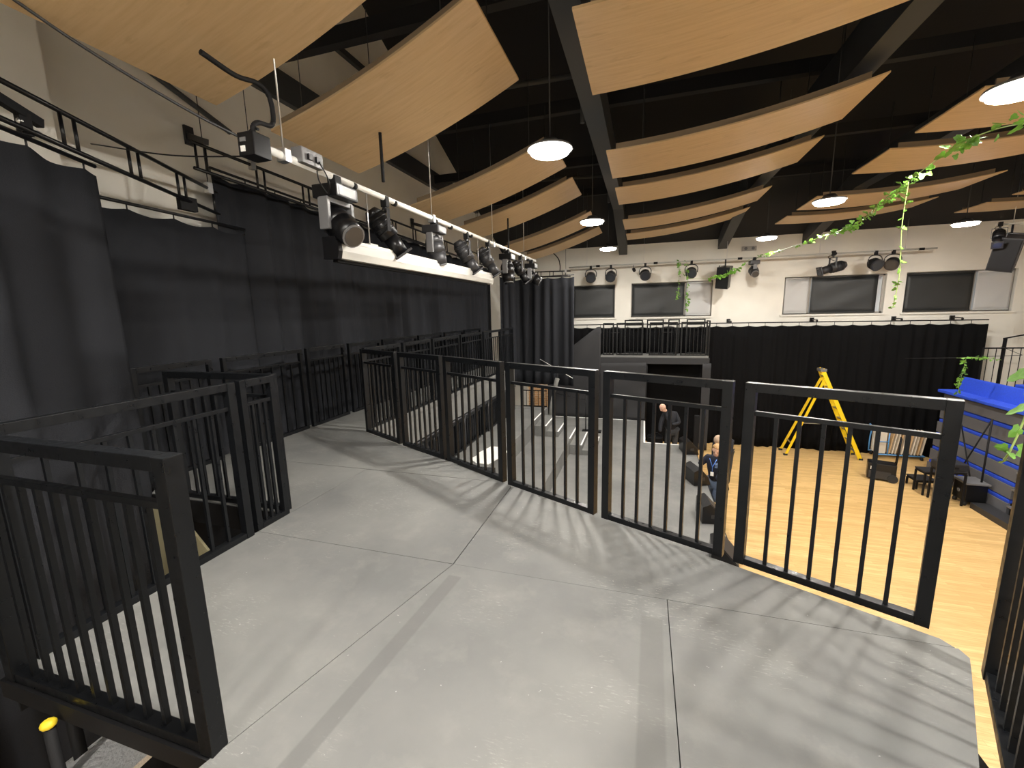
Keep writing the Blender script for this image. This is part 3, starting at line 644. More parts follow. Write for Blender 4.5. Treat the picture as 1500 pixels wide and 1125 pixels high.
# guard rails
LOW = [(4.9, 6.1), (6.2, 7.4), (7.5, 8.7), (8.8, 10.0), (10.1, 11.4)]
def rail(p0, p1, z, lab, grp, h=1.1, nb=6, post=0.055, topw=0.05, midoff=0.16, name='guard_rail'):
    p0, p1 = Vector((*p0, z)), Vector((*p1, z)); d = p1-p0; L = d.length; d.normalize()
    t = thing(name, lab, 'railing', p0, math.atan2(d.y, d.x), grp)
    for x in (post/2, L-post/2): MB().box((x-post/2, -post/2, 0), (x+post/2, post/2, h), bev=.003).build('post', RAIL, t)
    MB().box((post, -topw/2, h-topw), (L-post, topw/2, h), bev=.003).build('top_rail', RAIL, t)
    MB().box((post, -.0125, h-midoff-.025), (L-post, .0125, h-midoff), bev=.002).build('mid_rail', RAIL, t)
    MB().box((post, -.025, 0.0), (L-post, .025, .04), bev=.003).build('bottom_rail', RAIL, t)
    for k in range(nb):
        x = post + (L-2*post)*(k+1)/(nb+1)
        MB().box((x-.0095, -.0095, .04), (x+.0095, .0095, h-midoff-.025)).build('baluster', RAIL, t)
    return t
gF = 'black guard rails curving round the front edge of the deck'
fl = ['black guard rail at the left tip of the curved front edge, meeting the walkway rails', 'black guard rail second from the left along the curved front edge',
      'black guard rail of the front edge with a white sheet seen through it', 'black guard rail of the front edge with the stage steps seen through it',
      'black guard rail of the front edge with three people seen through it', 'black guard rail of the front edge with the yellow ladder behind it']
for (a, b), lab in zip(zip(F, F[1:]), fl):
    a, b = Vector(a), Vector(b); d = (b-a).normalized(); gp = .032
    rail(a+d*gp, b-d*gp, DZ, lab, gF, nb=6)
rail((1.415, 2.03), (1.055, 1.29), DZ, 'black guard rail cut off by the right edge of the photo', gF, nb=6, post=.06)
rail((1.03, 1.25), (0.67, .52), DZ, 'black guard rail just beyond the right edge of the photo', gF, nb=6, post=.06)
gL = 'black guard rails round the stair opening on the left'
rail((-2.6, .9), (-1.40, .9), DZ, 'nearest black guard rail at the lower left with the thick front post', gL, nb=10, post=.06)
rail((-2.63, .98), (-2.63, 2.12), DZ, 'black guard rail running away from the camera along the stair opening', gL, nb=8)
rail((-2.645, 2.17), (-2.645, 2.46), DZ, 'very short black guard rail at the far corner of the stair opening', gL, nb=3, post=.045)
rail((-3.82, 2.5), (-2.67, 2.5), DZ, 'black guard rail across the far end of the stair opening', gL, nb=8)
gE = 'black guard rails along the left wall drape'
Ey = [(2.58, 3.34), (3.46, 4.6), (4.68, 5.46), (5.56, 6.4), (6.48, 7.66), (7.74, 8.8), (8.94, 10.0), (10.08, 11.2)]
for k, (a, b) in enumerate(Ey):
    rail((-4.4, a), (-4.4, b), DZ, 'black guard rail against the left wall drape, %s from the camera' % ORD[k], gE, nb=6, post=.045)
gI = 'black guard rails on the inner side of the left walkway'
Iy = [(4.74, 5.62), (5.70, 6.58), (6.66, 7.78), (7.86, 9.04), (9.14, 10.33), (10.38, 11.46)]
for k, (a, b) in enumerate(Iy):
    rail((-3.52, a), (-3.52, b), DZ, 'black guard rail on the inner edge of the left walkway, %s from the camera' % ORD[k], gI, nb=7, post=.045)

for k, (a, b) in enumerate(LOW): rail((-3.49, a), (-3.49, b), T1, 'low black rail under the grey fascia of the left walkway, %s from the camera' % ORD[k], 'low rails under the walkway fascia', h=.66, nb=10, post=.04, topw=.04, midoff=.03)
# stairs below left of the near rail
t = thing('access_steps', 'black steel steps with chequered aluminium treads at the lower left corner', 'steps', (-2.3, .75, 0))
for k in range(7):
    z = 2.53-.22*k; x = .14-.29*k
    MB().box((x-.14, -.05, z-.03), (x+.14, .40, z), bev=.004).build('tread', ALU, t)
for y in (-.09, .43): MB().bar((.3, y, 2.62), (-1.7, y, 1.1), .03, .1).build('stringer', BLKM, t)
t = thing('handrail_post', 'black post with a yellow rounded cap below the near rail', 'post', (-2.235, .825, 0)); MB().tube((0, 0, 0), (0, 0, 2.8), .02).build('tube', BLKM, t); MB().ball((0, 0, 2.815), (.027, .027, .02)).build('cap', YCAP, t)
# things down the stair opening
tag(MB().prismdir([(-.75, 0, 0), (0, 0, 0), (0, 0, 1.9), (-.05, 0, 2.36), (-.44, 0, 2.78), (-.75, 0, 2.78)], (0, .02, 0)).build('upright_board', BEIGE), 'olive board with a sloping edge standing inside the stair opening', 'board').location = (-3.34, 2.39, 0)
t = thing('stair_pole', 'black pole with a small yellow cap inside the stair opening', 'post', (-3.62, 2.34, 0)); MB().tube((0, 0, 0), (0, 0, 2.76), .015).build('tube', BLKM, t); MB().ball((0, 0, 2.77), .02).build('cap', YCAP, t)
t = thing('masking_board', 'dark timber slatted side panel at the lower left behind the near steps', 'panel', (-3.05, .2, 0))
for k in range(6): MB().box((0, -1.2, .1+.45*k), (.03, .66, .1+.45*k+.42)).build('slat', CLOTH3, t)

# ------------------------------------------------------------------ stage
t = thing('main_stage', 'large grey stage floor beyond the deck with an L-shaped back edge', 'stage', (0, 0, 0))
MB().prism([(-4.5, 3.4), (1.32, 3.4), (1.32, 11.48), (.12, 11.48), (.12, 13.86), (-4.5, 13.86)], ST-.12, ST).build('stage_floor', DECK, t)
MB().prism([(-4.45, 3.45), (1.28, 3.45), (1.28, 11.44), (.08, 11.44), (.08, 13.84), (-4.45, 13.84)], 0, ST-.12).build('stage_base', BLKM, t)
tp = MB(); tp.box((.09, 11.45, ST), (1.32, 11.49, ST+.004)); tp.box((.085, 11.48, ST), (.13, 13.84, ST+.004)); tp.box((-3.0, 13.80, ST), (.12, 13.85, ST+.004)); tp.build('edge_tape', TAPE, t)
MB().box((1.32, 3.4, ST-.12), (1.335, 11.48, ST)).build('edge_trim', BLKM, t)
def block(name, lo, hi, lab, tape=True, cat='stage block', grp='grey stage blocks'):
    t = thing(name, lab, cat, (lo[0], lo[1], lo[2]), 0, grp)
    sx, sy, sz = hi[0]-lo[0], hi[1]-lo[1], hi[2]-lo[2]
    MB().box((0, 0, 0), (sx, sy, sz), bev=.004).build('block_body', DECK, t)
    if tape:
        y0 = max(0, 10.2-lo[1]) if sy > 3 else 0
        MB().box((sx-.035, y0+.02, sz), (sx+.002, sy-.01, sz+.003)).build('white_edge', TAPE, t)
block('stage_tier', (-3.53, 3.6, ST), (-2.63, 11.6, T1), 'long upper grey tier beside the left walkway')
block('stage_tier', (-4.4, 11.62, ST), (-2.63, 11.95, T1), 'grey landing at the far end of the upper tier', False)
block('stage_tier', (-2.625, 3.6, ST), (-1.68, 11.5, T2), 'long lower grey tier in front of the upper tier')
block('stage_step', (-2.62, 10.3, T2), (-2.32, 11.5, 1.50), 'upper grey step with white nosing on the lower tier')
block('stage_step', (-2.315, 10.3, T2), (-2.0, 11.5, 1.37), 'lower grey step with white nosing on the lower tier')
block('stage_step', (-1.675, 10.1, ST), (-1.38, 11.35, 1.12), 'upper grey step on the main stage floor')
block('stage_step', (-1.375, 10.1, ST), (-1.06, 11.35, 1.0), 'lowest grey step on the main stage floor')
# white sheet
s = MB(); pl = [(0, 0), (.12, .5), (.02, .55), (.15, .75), (-.05, 1.0), (-.3, 1.02), (-.42, .55), (-.36, .5), (-.44, .2), (-.25, .02)]
s.prism(pl, 0, .012); tag(s.build('paper_sheet', WHITE), 'bright white irregular sheet lying on the upper tier', 'paper').location = (-2.68, 7.0, T1)

# far balcony platform
PFY = 13.9; PD = 2.97
t = thing('far_balcony', 'black draped balcony platform with a dark doorway beneath', 'platform', (0, PFY, 0))
MB().box((-1.3, 0, PD-.12), (1.9, .75, PD)).build('platform_deck', DECK, t)
MB().box((-1.33, -.03, PD-.26), (1.93, .0, PD-.06), bev=.008).build('front_fascia', CLOTH3, t)
for x in (-1.28, .13, 1.87):
    for y in (.03, .7): MB().tube((x, y, 0 if x > .2 else ST), (x, y, PD-.12), .03).build('leg', BLKM, t)
def cloth_panel(pts_top, zbots, y, parent, name='masking_cloth', m=CLOTH3, amp=.03, seed=1):
    rnd = random.Random(seed); s = MB(); n = 40; rows = 16; G = []
    x0, x1 = pts_top[0][0], pts_top[-1][0]
    for i in range(n+1):
        x = x0+(x1-x0)*i/n; zt_ = pts_top[-1][1]
        for (xa, za), (xb, zb_) in zip(pts_top, pts_top[1:]):
            if xa <= x <= xb: zt_ = za+(zb_-za)*(x-xa)/(xb-xa)
        G.append([s.bm.verts.new((x, y+amp*(math.sin(x*7+j*.5+seed)*.5+math.sin(x*3-j*.9)*.5*(j/rows)+.5*math.sin(j*1.1+x*2)*(j/rows)), zt_+(zbots-zt_)*j/rows)) for j in range(rows+1)])
    for A, B in zip(G, G[1:]):
        for j in range(rows): s.bm.faces.new((A[j], A[j+1], B[j+1], B[j])).smooth = True
    return add_solid(s.build(name, m, parent), .005)
cloth_panel([(-1.3, PD-.25), (.12, PD-.22)], ST+.01, -.06, t, seed=4)
cloth_panel([(1.74, PD-.22), (1.98, PD-.22)], .03, -.06, t, seed=6, amp=.02)
cloth_panel([(.1, PD-.2), (1.8, PD-.2)], .03, .62, t, seed=8, m=CLOTH2)
t = thing('stair_cheek', 'sloping black cloth-covered stair side rising to the far balcony', 'staircase', (0, PFY, 0))
cloth_panel([(-3.05, 2.62), (-1.42, 3.88), (-1.3, 3.88)], ST+.01, -.03, t, m=CLOTH3, seed=11, amp=.025)
MB().prismdir([(-3.05, .08, 2.6), (-1.34, .08, 3.75), (-1.34, .08, 3.65), (-3.05, .08, 2.5)], (0, .5, 0)).build('stair_slope', CLOTH3, t)
gB = 'black guard rails of the far balcony'
fb = [((-1.24, -.9), 2), ((-.82, .0), 5), ((.18, 1.0), 5), ((1.10, 1.84), 5)]
for k, ((a, b), nb) in enumerate(fb): rail((a, PFY+.05), (b, PFY+.05), PD, 'front guard rail of the far balcony, %s from the left' % ORD[k], gB, h=1.03, nb=nb, post=.04, topw=.04)
for k, (a, b) in enumerate(((-.6, -.02), (.1, .62), (.75, 1.1), (1.3, 1.85))): rail((a, PFY+.68), (b, PFY+.68), PD, 'rear guard rail of the far balcony, %s from the left' % ORD[k], gB, h=1.1, nb=0, post=.04, topw=.04)
rail((1.9, PFY+.08), (1.9, PFY+.7), PD, 'guard rail closing the right end of the far balcony', gB, h=1.06, nb=3, post=.04, topw=.04)
def bent_rail(x0, x1, y, lab):
    t = thing('hooped_rail', lab, 'railing', (x0, y, PD), 0, 'hooped hand rails on the far balcony'); W = x1-x0
    MB().path(catm([(0, 0, 0), (0, 0, .5), (0, 0, .78), (.06, 0, .86), (W-.06, 0, .86), (W, 0, .78), (W, 0, .5), (W, 0, 0)], 4), .018).build('hoop', RAIL, t)
    MB().tube((0, 0, .7), (W, 0, .7), .014).build('crossbar', RAIL, t)
bent_rail(-1.05, -.72, PFY+.4, 'rounded hoop rail at the left end of the far balcony'); bent_rail(.55, .95, PFY+.4, 'rounded hoop rail right of the middle of the far balcony')
# clutter behind the steps: gate and boards
t = thing('mesh_gate', 'low black railing gate in front of the lit brick opening', 'gate', (-3.4, 11.9, T1))
MB().box((0, 0, .47), (.75, .03, .5)).build('top_bar', RAIL, t); MB().box((0, 0, 0), (.75, .03, .03)).build('bottom_bar', RAIL, t)
for k in range(7): MB().tube((.02+.118*k, .015, 0), (.02+.118*k, .015, .48), .009, n=6).build('bar', RAIL, t)
t = thing('draped_stand', 'pale cloth bundle on a pole beside the stage steps', 'stand', (-2.75, 12.6, ST))
s = MB(); s.tube((0, 0, 0), (.14, 0, .95), .09, .045, 10); s.tube((.14, 0, .95), (.28, 0, 1.5), .045, .07, 10); s.build('cloth', mat('grey_cloth', (.16, .16, .15), .9), t); MB().tube((.26, 0, 1.45), (.32, 0, 1.9), .012).build('pole', DGRY, t)
rail((-3.95, 13.32), (-3.15, 13.32), T1+.62, 'dim guard rail leaning in the far left corner', 'black guard rails behind the stage steps', h=.95, nb=0, post=.04, topw=.04)
t = thing('folding_stand', 'thin black folded stand standing on the stage by the lowest steps', 'frame', (-1.55, 12.2, ST)); f = MB(); f.tube((0, 0, 0), (0, 0, 1.1), .015); f.tube((.35, 0, 0), (.35, 0, 1.1), .015); f.tube((0, 0, 1.1), (.35, 0, 1.1), .015); f.tube((0, 0, .95), (-.9, .3, 1.05), .01); f.build('tubes', RAIL, t); MB().box((-.1, -.1, 0), (.45, .12, .04)).build('base', BLKM, t)
cable([(-3.1, 13.0, 2.92), (-2.0, 12.6, 2.4)], 'thin pale cord slanting down behind the front rail', WHITE, .008)

# ------------------------------------------------------------------ stage monitors
def wedge(loc, rz, lab, tilt=0.0, s=1.0):
    t = thing('stage_monitor', lab, 'loudspeaker', loc, rz, 'black wedge monitors on the stage edge'); t.rotation_euler = (tilt, 0, rz)
    pr = [(-.17, 0), (.17, 0), (.13, .14), (-.05, .34), (-.17, .28)]
    MB().prismdir([(x*s, -.24*s, z*s) for x, z in pr], (0, .48*s, 0)).build('cabinet', BLK, t)
    a, b = Vector((.13*s, 0, .14*s)), Vector((-.05*s, 0, .34*s)); nrm = Vector((.2, 0, .18)).normalized()
    MB().prismdir([a+Vector((0, -.22*s, 0)), a+Vector((0, .22*s, 0)), b+Vector((0, .22*s, 0)), b+Vector((0, -.22*s, 0))], nrm*.012).build('grille', DGRY, t)
    MB().box((-.03*s, -.246*s, .1*s), (.05*s, -.24*s, .16*s)).build('handle', DGRY, t)
wedge((1.16, 10.95, ST), .2, 'black wedge monitor at the far corner of the stage edge')
wedge((1.13, 9.0, ST+.015), .35, 'black wedge monitor being held by the man in shorts')
wedge((1.16, 7.4, ST), .1, 'black wedge monitor in the middle of the stage edge')
wedge((1.16, 5.95, ST), -.1, 'nearest black wedge monitor seen beside a front rail post', s=1.1)

# ------------------------------------------------------------------ people
def skinmesh(name, pts, edges, radii, m, parent, sub=2, root=0, remesh=None, extra=None):
    me = bpy.data.meshes.new(name); me.from_pydata([Vector(p) for p in pts], edges, []); tmp = bpy.data.objects.new(name+'_src', me); COL.objects.link(tmp)
    sk = tmp.modifiers.new('skin', 'SKIN'); sk.use_smooth_shade = True
    for i, r in enumerate(radii):
        v = me.skin_vertices[0].data[i]; r = r if isinstance(r, tuple) else (r, r); v.radius = r; v.use_root = (i == root)
    ss = tmp.modifiers.new('sub', 'SUBSURF'); ss.levels = sub; ss.render_levels = sub
    dg = bpy.context.evaluated_depsgraph_get(); dg.update()
    ev = bpy.data.meshes.new_from_object(tmp.evaluated_get(dg)); bpy.data.objects.remove(tmp)
    bm = bmesh.new(); bm.from_mesh(ev)
    if extra:
        mb = MB(); mb.bm.free(); mb.bm = bm; extra(mb)
    me2 = bpy.data.meshes.new(name); bm.to_mesh(me2); bm.free(); me2.materials.append(m)
    o = bpy.data.objects.new(name, me2); COL.objects.link(o); o.parent = parent
    if remesh:
        r = o.modifiers.new('fuse', 'REMESH'); r.mode = 'VOXEL'; r.voxel_size = remesh; r.use_smooth_shade = True
        dg = bpy.context.evaluated_depsgraph_get(); dg.update()
        fused = bpy.data.meshes.new_from_object(o.evaluated_get(dg)); o.modifiers.clear(); o.data = fused
        if not fused.materials: fused.materials.append(m)
        bm = bmesh.new(); bm.from_mesh(fused); seen = set(); best = []
        for v in bm.verts:
            if v in seen: continue
            st = [v]; seen.add(v); comp = []
            while st:
                q = st.pop(); comp.append(q)
                for e in q.link_edges:
                    w_ = e.other_vert(q)
                    if w_ not in seen: seen.add(w_); st.append(w_)
            best.append(comp)
        best.sort(key=len)
        for comp in best[:-1]: bmesh.ops.delete(bm, geom=comp, context='VERTS')
        bm.to_mesh(fused); bm.free()
    else:
        for p in me2.polygons: p.use_smooth = True
    return o
def person(loc, lab, J, top, leg, hair=None, shorts=False, face=(0, -1, 0), sleeves=True, bald=True, extra_top=None):
    """J: joint positions relative to loc: pelvis, chest, neck, head, shL, elL, haL, shR, elR, haR, knL, anL, knR, anR"""
    t = thing('person', lab, 'person', loc)
    J = {k: Vector(v) for k, v in J.items()}
    side = (J['shR']-J['shL']).normalized(); fc = Vector(face).normalized()
    up = (J['head']-J['neck']).normalized(); fc = (fc-up*fc.dot(up)).normalized(); sd = up.cross(fc)
    M = Matrix(((sd.x, -fc.x, up.x, 0), (sd.y, -fc.y, up.y, 0), (sd.z, -fc.z, up.z, 0), (0, 0, 0, 1)))   # local -y looks forward
    names = ['pelvis', 'belly', 'chest', 'neck', 'shL', 'elL', 'haL', 'shR', 'elR', 'haR', 'hipL', 'knL', 'anL', 'hipR', 'knR', 'anR']
    J['belly'] = J['pelvis'].lerp(J['chest'], .45)
    J['hipL'] = J['pelvis'] - side*.09 - Vector((0, 0, .05)); J['hipR'] = J['pelvis'] + side*.09 - Vector((0, 0, .05))
    pts = [J[n] for n in names]; ix = {n: i for i, n in enumerate(names)}
    ed = [('pelvis', 'belly'), ('belly', 'chest'), ('chest', 'neck'), ('chest', 'shL'), ('shL', 'elL'), ('elL', 'haL'), ('chest', 'shR'), ('shR', 'elR'), ('elR', 'haR'),
          ('pelvis', 'hipL'), ('hipL', 'knL'), ('knL', 'anL'), ('pelvis', 'hipR'), ('hipR', 'knR'), ('knR', 'anR')]
    rad = dict(pelvis=.12, belly=.11, chest=.13, neck=.055, shL=.06, elL=.042, haL=.028, shR=.06, elR=.042, haR=.028, hipL=.09, knL=.058, anL=.038, hipR=.09, knR=.058, anR=.038)
    def heads(mb):
        hc = J['head']
        mb.tube(J['neck'], hc, .055, .055, 12)
        mb.ball(hc+up*.02, (.078, .098, .105), M)
        mb.ball(hc+fc*.03-up*.055, (.052, .06, .06), M)                 # jaw
        mb.ball(hc+fc*.1-up*.01, (.014, .022, .026), M)                 # nose
        for sg in (-1, 1): mb.ball(hc+sd*.08*sg, (.012, .022, .034), M)  # ears
        for a, e in (('elL', 'haL'), ('elR', 'haR')):                    # hands: palm and five fingers
            d = (J[e]-J[a]).normalized(); w_ = J[e]; s1 = d.cross(Vector((0, 0, 1)))
            s1 = s1.normalized() if s1.length > .1 else Vector((1, 0, 0)); dn = d.cross(s1)
            if dn.z > 0: dn = -dn
            mb.ball(w_+d*.05, (.04, .04, .03))
            for q in range(4):
                b0 = w_+d*.075+s1*(-.03+.02*q); L = (.035, .042, .045, .033)[q]
                b1 = b0+d*L+dn*.008; mb.tube(b0, b1, .0105, .0095, 8); mb.tube(b1, b1+d*L*.6+dn*.025, .0098, .0085, 8); mb.ball(b1+d*L*.6+dn*.025, .0088, sub=1)
            th = w_+d*.03+s1*.04; mb.tube(w_+d*.02+s1*.02, th+d*.025+s1*.012, .012, .011, 8); mb.tube(th+d*.025+s1*.012, th+d*.055+s1*.012+dn*.02, .011, .009, 8)
    body = skinmesh('body', pts, [(ix[a], ix[b]) for a, b in ed], [rad[n] for n in names], SKIN, t, 2, 0, .009, heads)
    # clothes
    tn = ['pelvis', 'belly', 'chest', 'neckb', 'shL', 'elL', 'wrL', 'shR', 'elR', 'wrR']; J['neckb'] = J['chest'].lerp(J['neck'], .75)
    J['wrL'] = J['elL'].lerp(J['haL'], .86 if sleeves else .3); J['wrR'] = J['elR'].lerp(J['haR'], .86 if sleeves else .3)
    tr_ = dict(pelvis=.15, belly=.145, chest=.155, neckb=.078, shL=.085, elL=.062, wrL=.045, shR=.085, elR=.062, wrR=.045); ti = {n: i for i, n in enumerate(tn)}
    te = [('pelvis', 'belly'), ('belly', 'chest'), ('chest', 'neckb'), ('chest', 'shL'), ('shL', 'elL'), ('elL', 'wrL'), ('chest', 'shR'), ('shR', 'elR'), ('elR', 'wrR')]
    tp = skinmesh('top', [J[n] for n in tn], [(ti[a], ti[b]) for a, b in te], [tr_[n] for n in tn], top, t)
    k = .92 if not shorts else 1.0
    J['cuL'] = J['knL'].lerp(J['anL'], k if not shorts else .02); J['cuR'] = J['knR'].lerp(J['anR'], k if not shorts else .02)
    bn = ['pelvis', 'hipL', 'knL', 'cuL', 'hipR', 'knR', 'cuR'] if not shorts else ['pelvis', 'hipL', 'cuL', 'hipR', 'cuR']
    br_ = dict(pelvis=.14, hipL=.115, knL=.08, cuL=.065, hipR=.115, knR=.08, cuR=.065)
    if shorts: br_['cuL'] = br_['cuR'] = .105
    bi = {n: i for i, n in enumerate(bn)}
    be = [('pelvis', 'hipL'), ('hipL', 'knL'), ('knL', 'cuL'), ('pelvis', 'hipR'), ('hipR', 'knR'), ('knR', 'cuR')] if not shorts else [('pelvis', 'hipL'), ('hipL', 'cuL'), ('pelvis', 'hipR'), ('hipR', 'cuR')]
    skinmesh('shorts' if shorts else 'trousers', [J[n] for n in bn], [(bi[a], bi[b]) for a, b in be], [br_[n] for n in bn], leg, t)
    ff = Vector((fc.x, fc.y, 0)).normalized() if Vector((fc.x, fc.y, 0)).length > .1 else Vector((0, -1, 0))
    for a in ('anL', 'anR'):
        p = J[a]; s = MB(); MM = Matrix.Rotation(math.atan2(ff.y, ff.x)-PI/2, 4, 'Z')
        s.ball(p+ff*.06-Vector((0, 0, p.z-.045)), (.048, .125, .045), MM); s.tube(p-Vector((0, 0, p.z-.05)), p+Vector((0, 0, .02)), .05, .045, 12); s.build('shoe', BLKM, t)
    hc = J['head']
    for sg in (-1, 1): MB().ball(hc+fc*.088+sd*.032*sg+up*.015, (.012, .008, .008), M, 1).build('eye', EYE, t)
    MB().ball(hc+fc*.088-up*.05, (.022, .01, .007), M, 1).build('mouth', LIP, t)
    if hair is not None:
        s = MB(); s.ball(hc+up*.035-fc*.012, (.09, .105, .102), M, 3)
        cut = [v for v in s.bm.verts if ((v.co-hc).dot(fc) > .02 and (v.co-hc).dot(up) < .075) or (v.co-hc).dot(up) < -.02]
        bmesh.ops.delete(s.bm, geom=cut, context='VERTS'); h_ = s.build('hair', hair, t); add_solid(h_, .01)
    return t, J, fc, sd, up
# bald man in the doorway, stooping to his left
person((.80, 12.75, 0), 'bald person in black stooping in the dark doorway under the balcony',
       dict(pelvis=(.08, 0, .93), chest=(-.02, -.05, 1.33), neck=(-.13, -.08, 1.50), head=(-.20, -.12, 1.60),
            shL=(.16, .02, 1.40), elL=(.26, -.1, 1.17), haL=(.02, -.24, 1.12), shR=(-.16, -.02, 1.38), elR=(-.25, -.12, 1.1), haR=(-.26, -.22, .86),
            knL=(.16, -.04, .5), anL=(.16, .02, .09), knR=(-.06, -.14, .5), anR=(-.16, .0, .09)), JUMP, TROU, face=(-.7, -.6, -.35))
# man in shorts handling the monitor
pt, J, fc, sd, up = person((1.56, 9.0, 0), 'fair-haired person in navy hoodie and blue shorts leaning over a monitor',
       dict(pelvis=(-.06, .03, .92), chest=(-.10, -.04, 1.30), neck=(-.10, -.08, 1.50), head=(-.10, -.12, 1.61),
            shL=(.06, -.16, 1.40), elL=(-.08, -.40, 1.14), haL=(-.25, -.47, 1.04), shR=(-.24, .04, 1.40), elR=(-.36, .04, 1.26), haR=(-.48, -.10, 1.26),
            knL=(-.08, -.10, .5), anL=(-.06, -.06, .09), knR=(-.12, .15, .5), anR=(-.08, .19, .09)), NAVY, SHORT, hair=HAIRB, sleeves=False, shorts=True, face=(-.3, -.95, -.2))
pf = Vector((-.45, -.9, 0)).normalized()
ch = J['chest']
l_ = MB(); sR = Vector((.9, -.45, 0)); a0 = ch+pf*.165+Vector((0, 0, .1)); l_.path([a0+sR*.07+Vector((0, 0, .05)), a0-Vector((0, 0, .12)), a0-Vector((0, 0, .22))], .006); l_.path([a0-sR*.06+Vector((0, 0, .05)), a0-Vector((0, 0, .12))], .006); l_.build('lanyard', LBLUE, pt)
MB().box((-.03, -.004, -.04), (.03, .004, .04), Matrix.Translation(a0-Vector((0, 0, .26))+pf*.005) @ Matrix.Rotation(math.atan2(pf.y, pf.x)+PI/2, 4, 'Z')).build('badge', WHITE, pt)
l2 = MB(); c0 = ch+pf*.158+sR*.07
for q in range(4): l2.bar(c0+Vector((0, 0, .07-.03*q))-sR*.03, c0+Vector((0, 0, .08-.03*q))+sR*.03, .004, .008)
l2.build('chest_print', mat('pale_blue_print', (.4, .55, .85), .7), pt)
# bent over man behind
pt3, J3, _f, _s, _u = person((1.93, 10.75, 0), 'close-cropped person bending forward behind the man in shorts, black top with white back',
       dict(pelvis=(.06, .22, .95), chest=(-.02, -.06, 1.26), neck=(-.12, -.20, 1.36), head=(-.18, -.29, 1.37),
            shL=(.12, -.10, 1.28), elL=(.06, -.22, 1.02), haL=(-.06, -.28, .8), shR=(-.20, .0, 1.28), elR=(-.24, -.12, 1.02), haR=(-.26, -.28, .8),
            knL=(.12, .1, .5), anL=(.13, .18, .09), knR=(-.02, .16, .5), anR=(-.02, .24, .09)), JUMP, TROU, hair=HAIRD, face=(-.3, -.5, -.8))
MB().ball(J3['chest']+Vector((.01, .06, .085)), (.15, .13, .09), sub=3).build('white_back_panel', WHITE, pt3)

# dark speaker column and cloth behind the far monitor
t = thing('column_speaker', 'slim dark column speaker standing behind the far corner monitor', 'loudspeaker', (1.42, 11.85, 0)); MB().box((-.06, -.06, .05), (.06, .06, 1.6), bev=.01).build('column', BLKM, t); MB().box((-.2, -.2, 0), (.2, .2, .06), bev=.01).build('base', BLKM, t)
t = thing('flight_bag', 'black bag lying on the wooden floor in the dark doorway', 'bag', (.42, 12.9, 0)); MB().box((-.22, -.14, 0), (.22, .14, .68), bev=.05).build('bag_body', BLK, t); MB().path(catm([(-.12, 0, .68), (-.08, 0, .76), (.08, 0, .76), (.12, 0, .68)]), .012).build('handle', BLKM, t)

# ------------------------------------------------------------------ ladder
t = thing('step_ladder', 'yellow fibreglass A-frame ladder standing on the wooden floor', 'ladder', (5.1, 14.25, 0))
for y in (-.22, .22):
    MB().bar((.95, y*1.15, 0), (-.16, y*.6, 2.6), .028, .1, bev=.004).build('front_stile', YEL, t)
    MB().bar((-.93, y*1.15, 0), (-.08, y*.6, 2.3), .026, .065, bev=.004).build('rear_stile', YEL, t)
for k in range(8):
    q = (k+.7)/8.4; x = .95-1.11*q; hw = .22*(1.15-.55*q); MB().box((x-.04, -hw, 2.6*q-.012), (x+.04, hw, 2.6*q+.012)).build('tread', STEEL, t)
for k in (1, 3, 5):
    q = k/6.2; x = -.93+.85*q; hw = .22*(1.15-.55*q); MB().box((x-.015, -hw, 2.3*q-.012), (x+.015, hw, 2.3*q+.012)).build('brace', STEEL, t)
for y in (-.2, .2): MB().bar((.52, y, 1.0), (-.56, y, 1.0), .02, .012).build('spreader_bar', STEEL, t)
MB().box((-.2, -.16, 2.52), (-.05, .16, 2.6), bev=.01).build('top_cap', GRYM, t)
for x, y in ((.95, -.25), (.95, .25), (-.93, -.25), (-.93, .25)): MB().box((x-.05, y-.03, 0), (x+.05, y+.03, .05)).build('rubber_foot', RUBB, t)

# ------------------------------------------------------------------ board trolley
t = thing('board_trolley', 'light blue tube trolley full of stacked boards in front of the back drape', 'trolley', (6.52, 14.3, 0))
W, D_ = 1.15, .4
f = MB(); f.path(catm([(0, 0, .1), (0, 0, .5), (.02, 0, .82), (-.04, 0, .92)], 4), .018); f.path(catm([(0, D_, .1), (0, D_, .5), (.02, D_, .82), (-.04, D_, .92)], 4), .018)
f.tube((-.02, 0, .88), (-.02, D_, .88), .016); f.tube((0, 0, .12), (W, 0, .12), .018); f.tube((0, D_, .12), (W, D_, .12), .018); f.tube((W, 0, .12), (W, D_, .12), .018); f.tube((.28, 0, .12), (.28, 0, .9), .016); f.tube((.28, 0, .5), (0, 0, .5), .014); f.build('frame', BLUEF, t)
for k in range(5): MB().box((.03, .04+.07*k, .14), (.25, .075+.07*k, .80+.02*(k % 2)), bev=.004).build('folded_chair_stack', WHITE if k % 2 else CHAIRW, t)
for k in range(11):
    x = .33+.075*k; M = Matrix.Translation((x, .05, .14)) @ Matrix.Rotation(.12, 4, 'Y')
    MB().box((0, 0, 0), (.025, .3, .68), M).build('stacked_board', CHAIRW if k % 3 else TIMB, t)
for x in (.05, W-.05):
    for y in (.03, D_-.03): MB().tube((x-.02, y, .05), (x+.02, y, .05), .05).build('castor', RUBB, t)

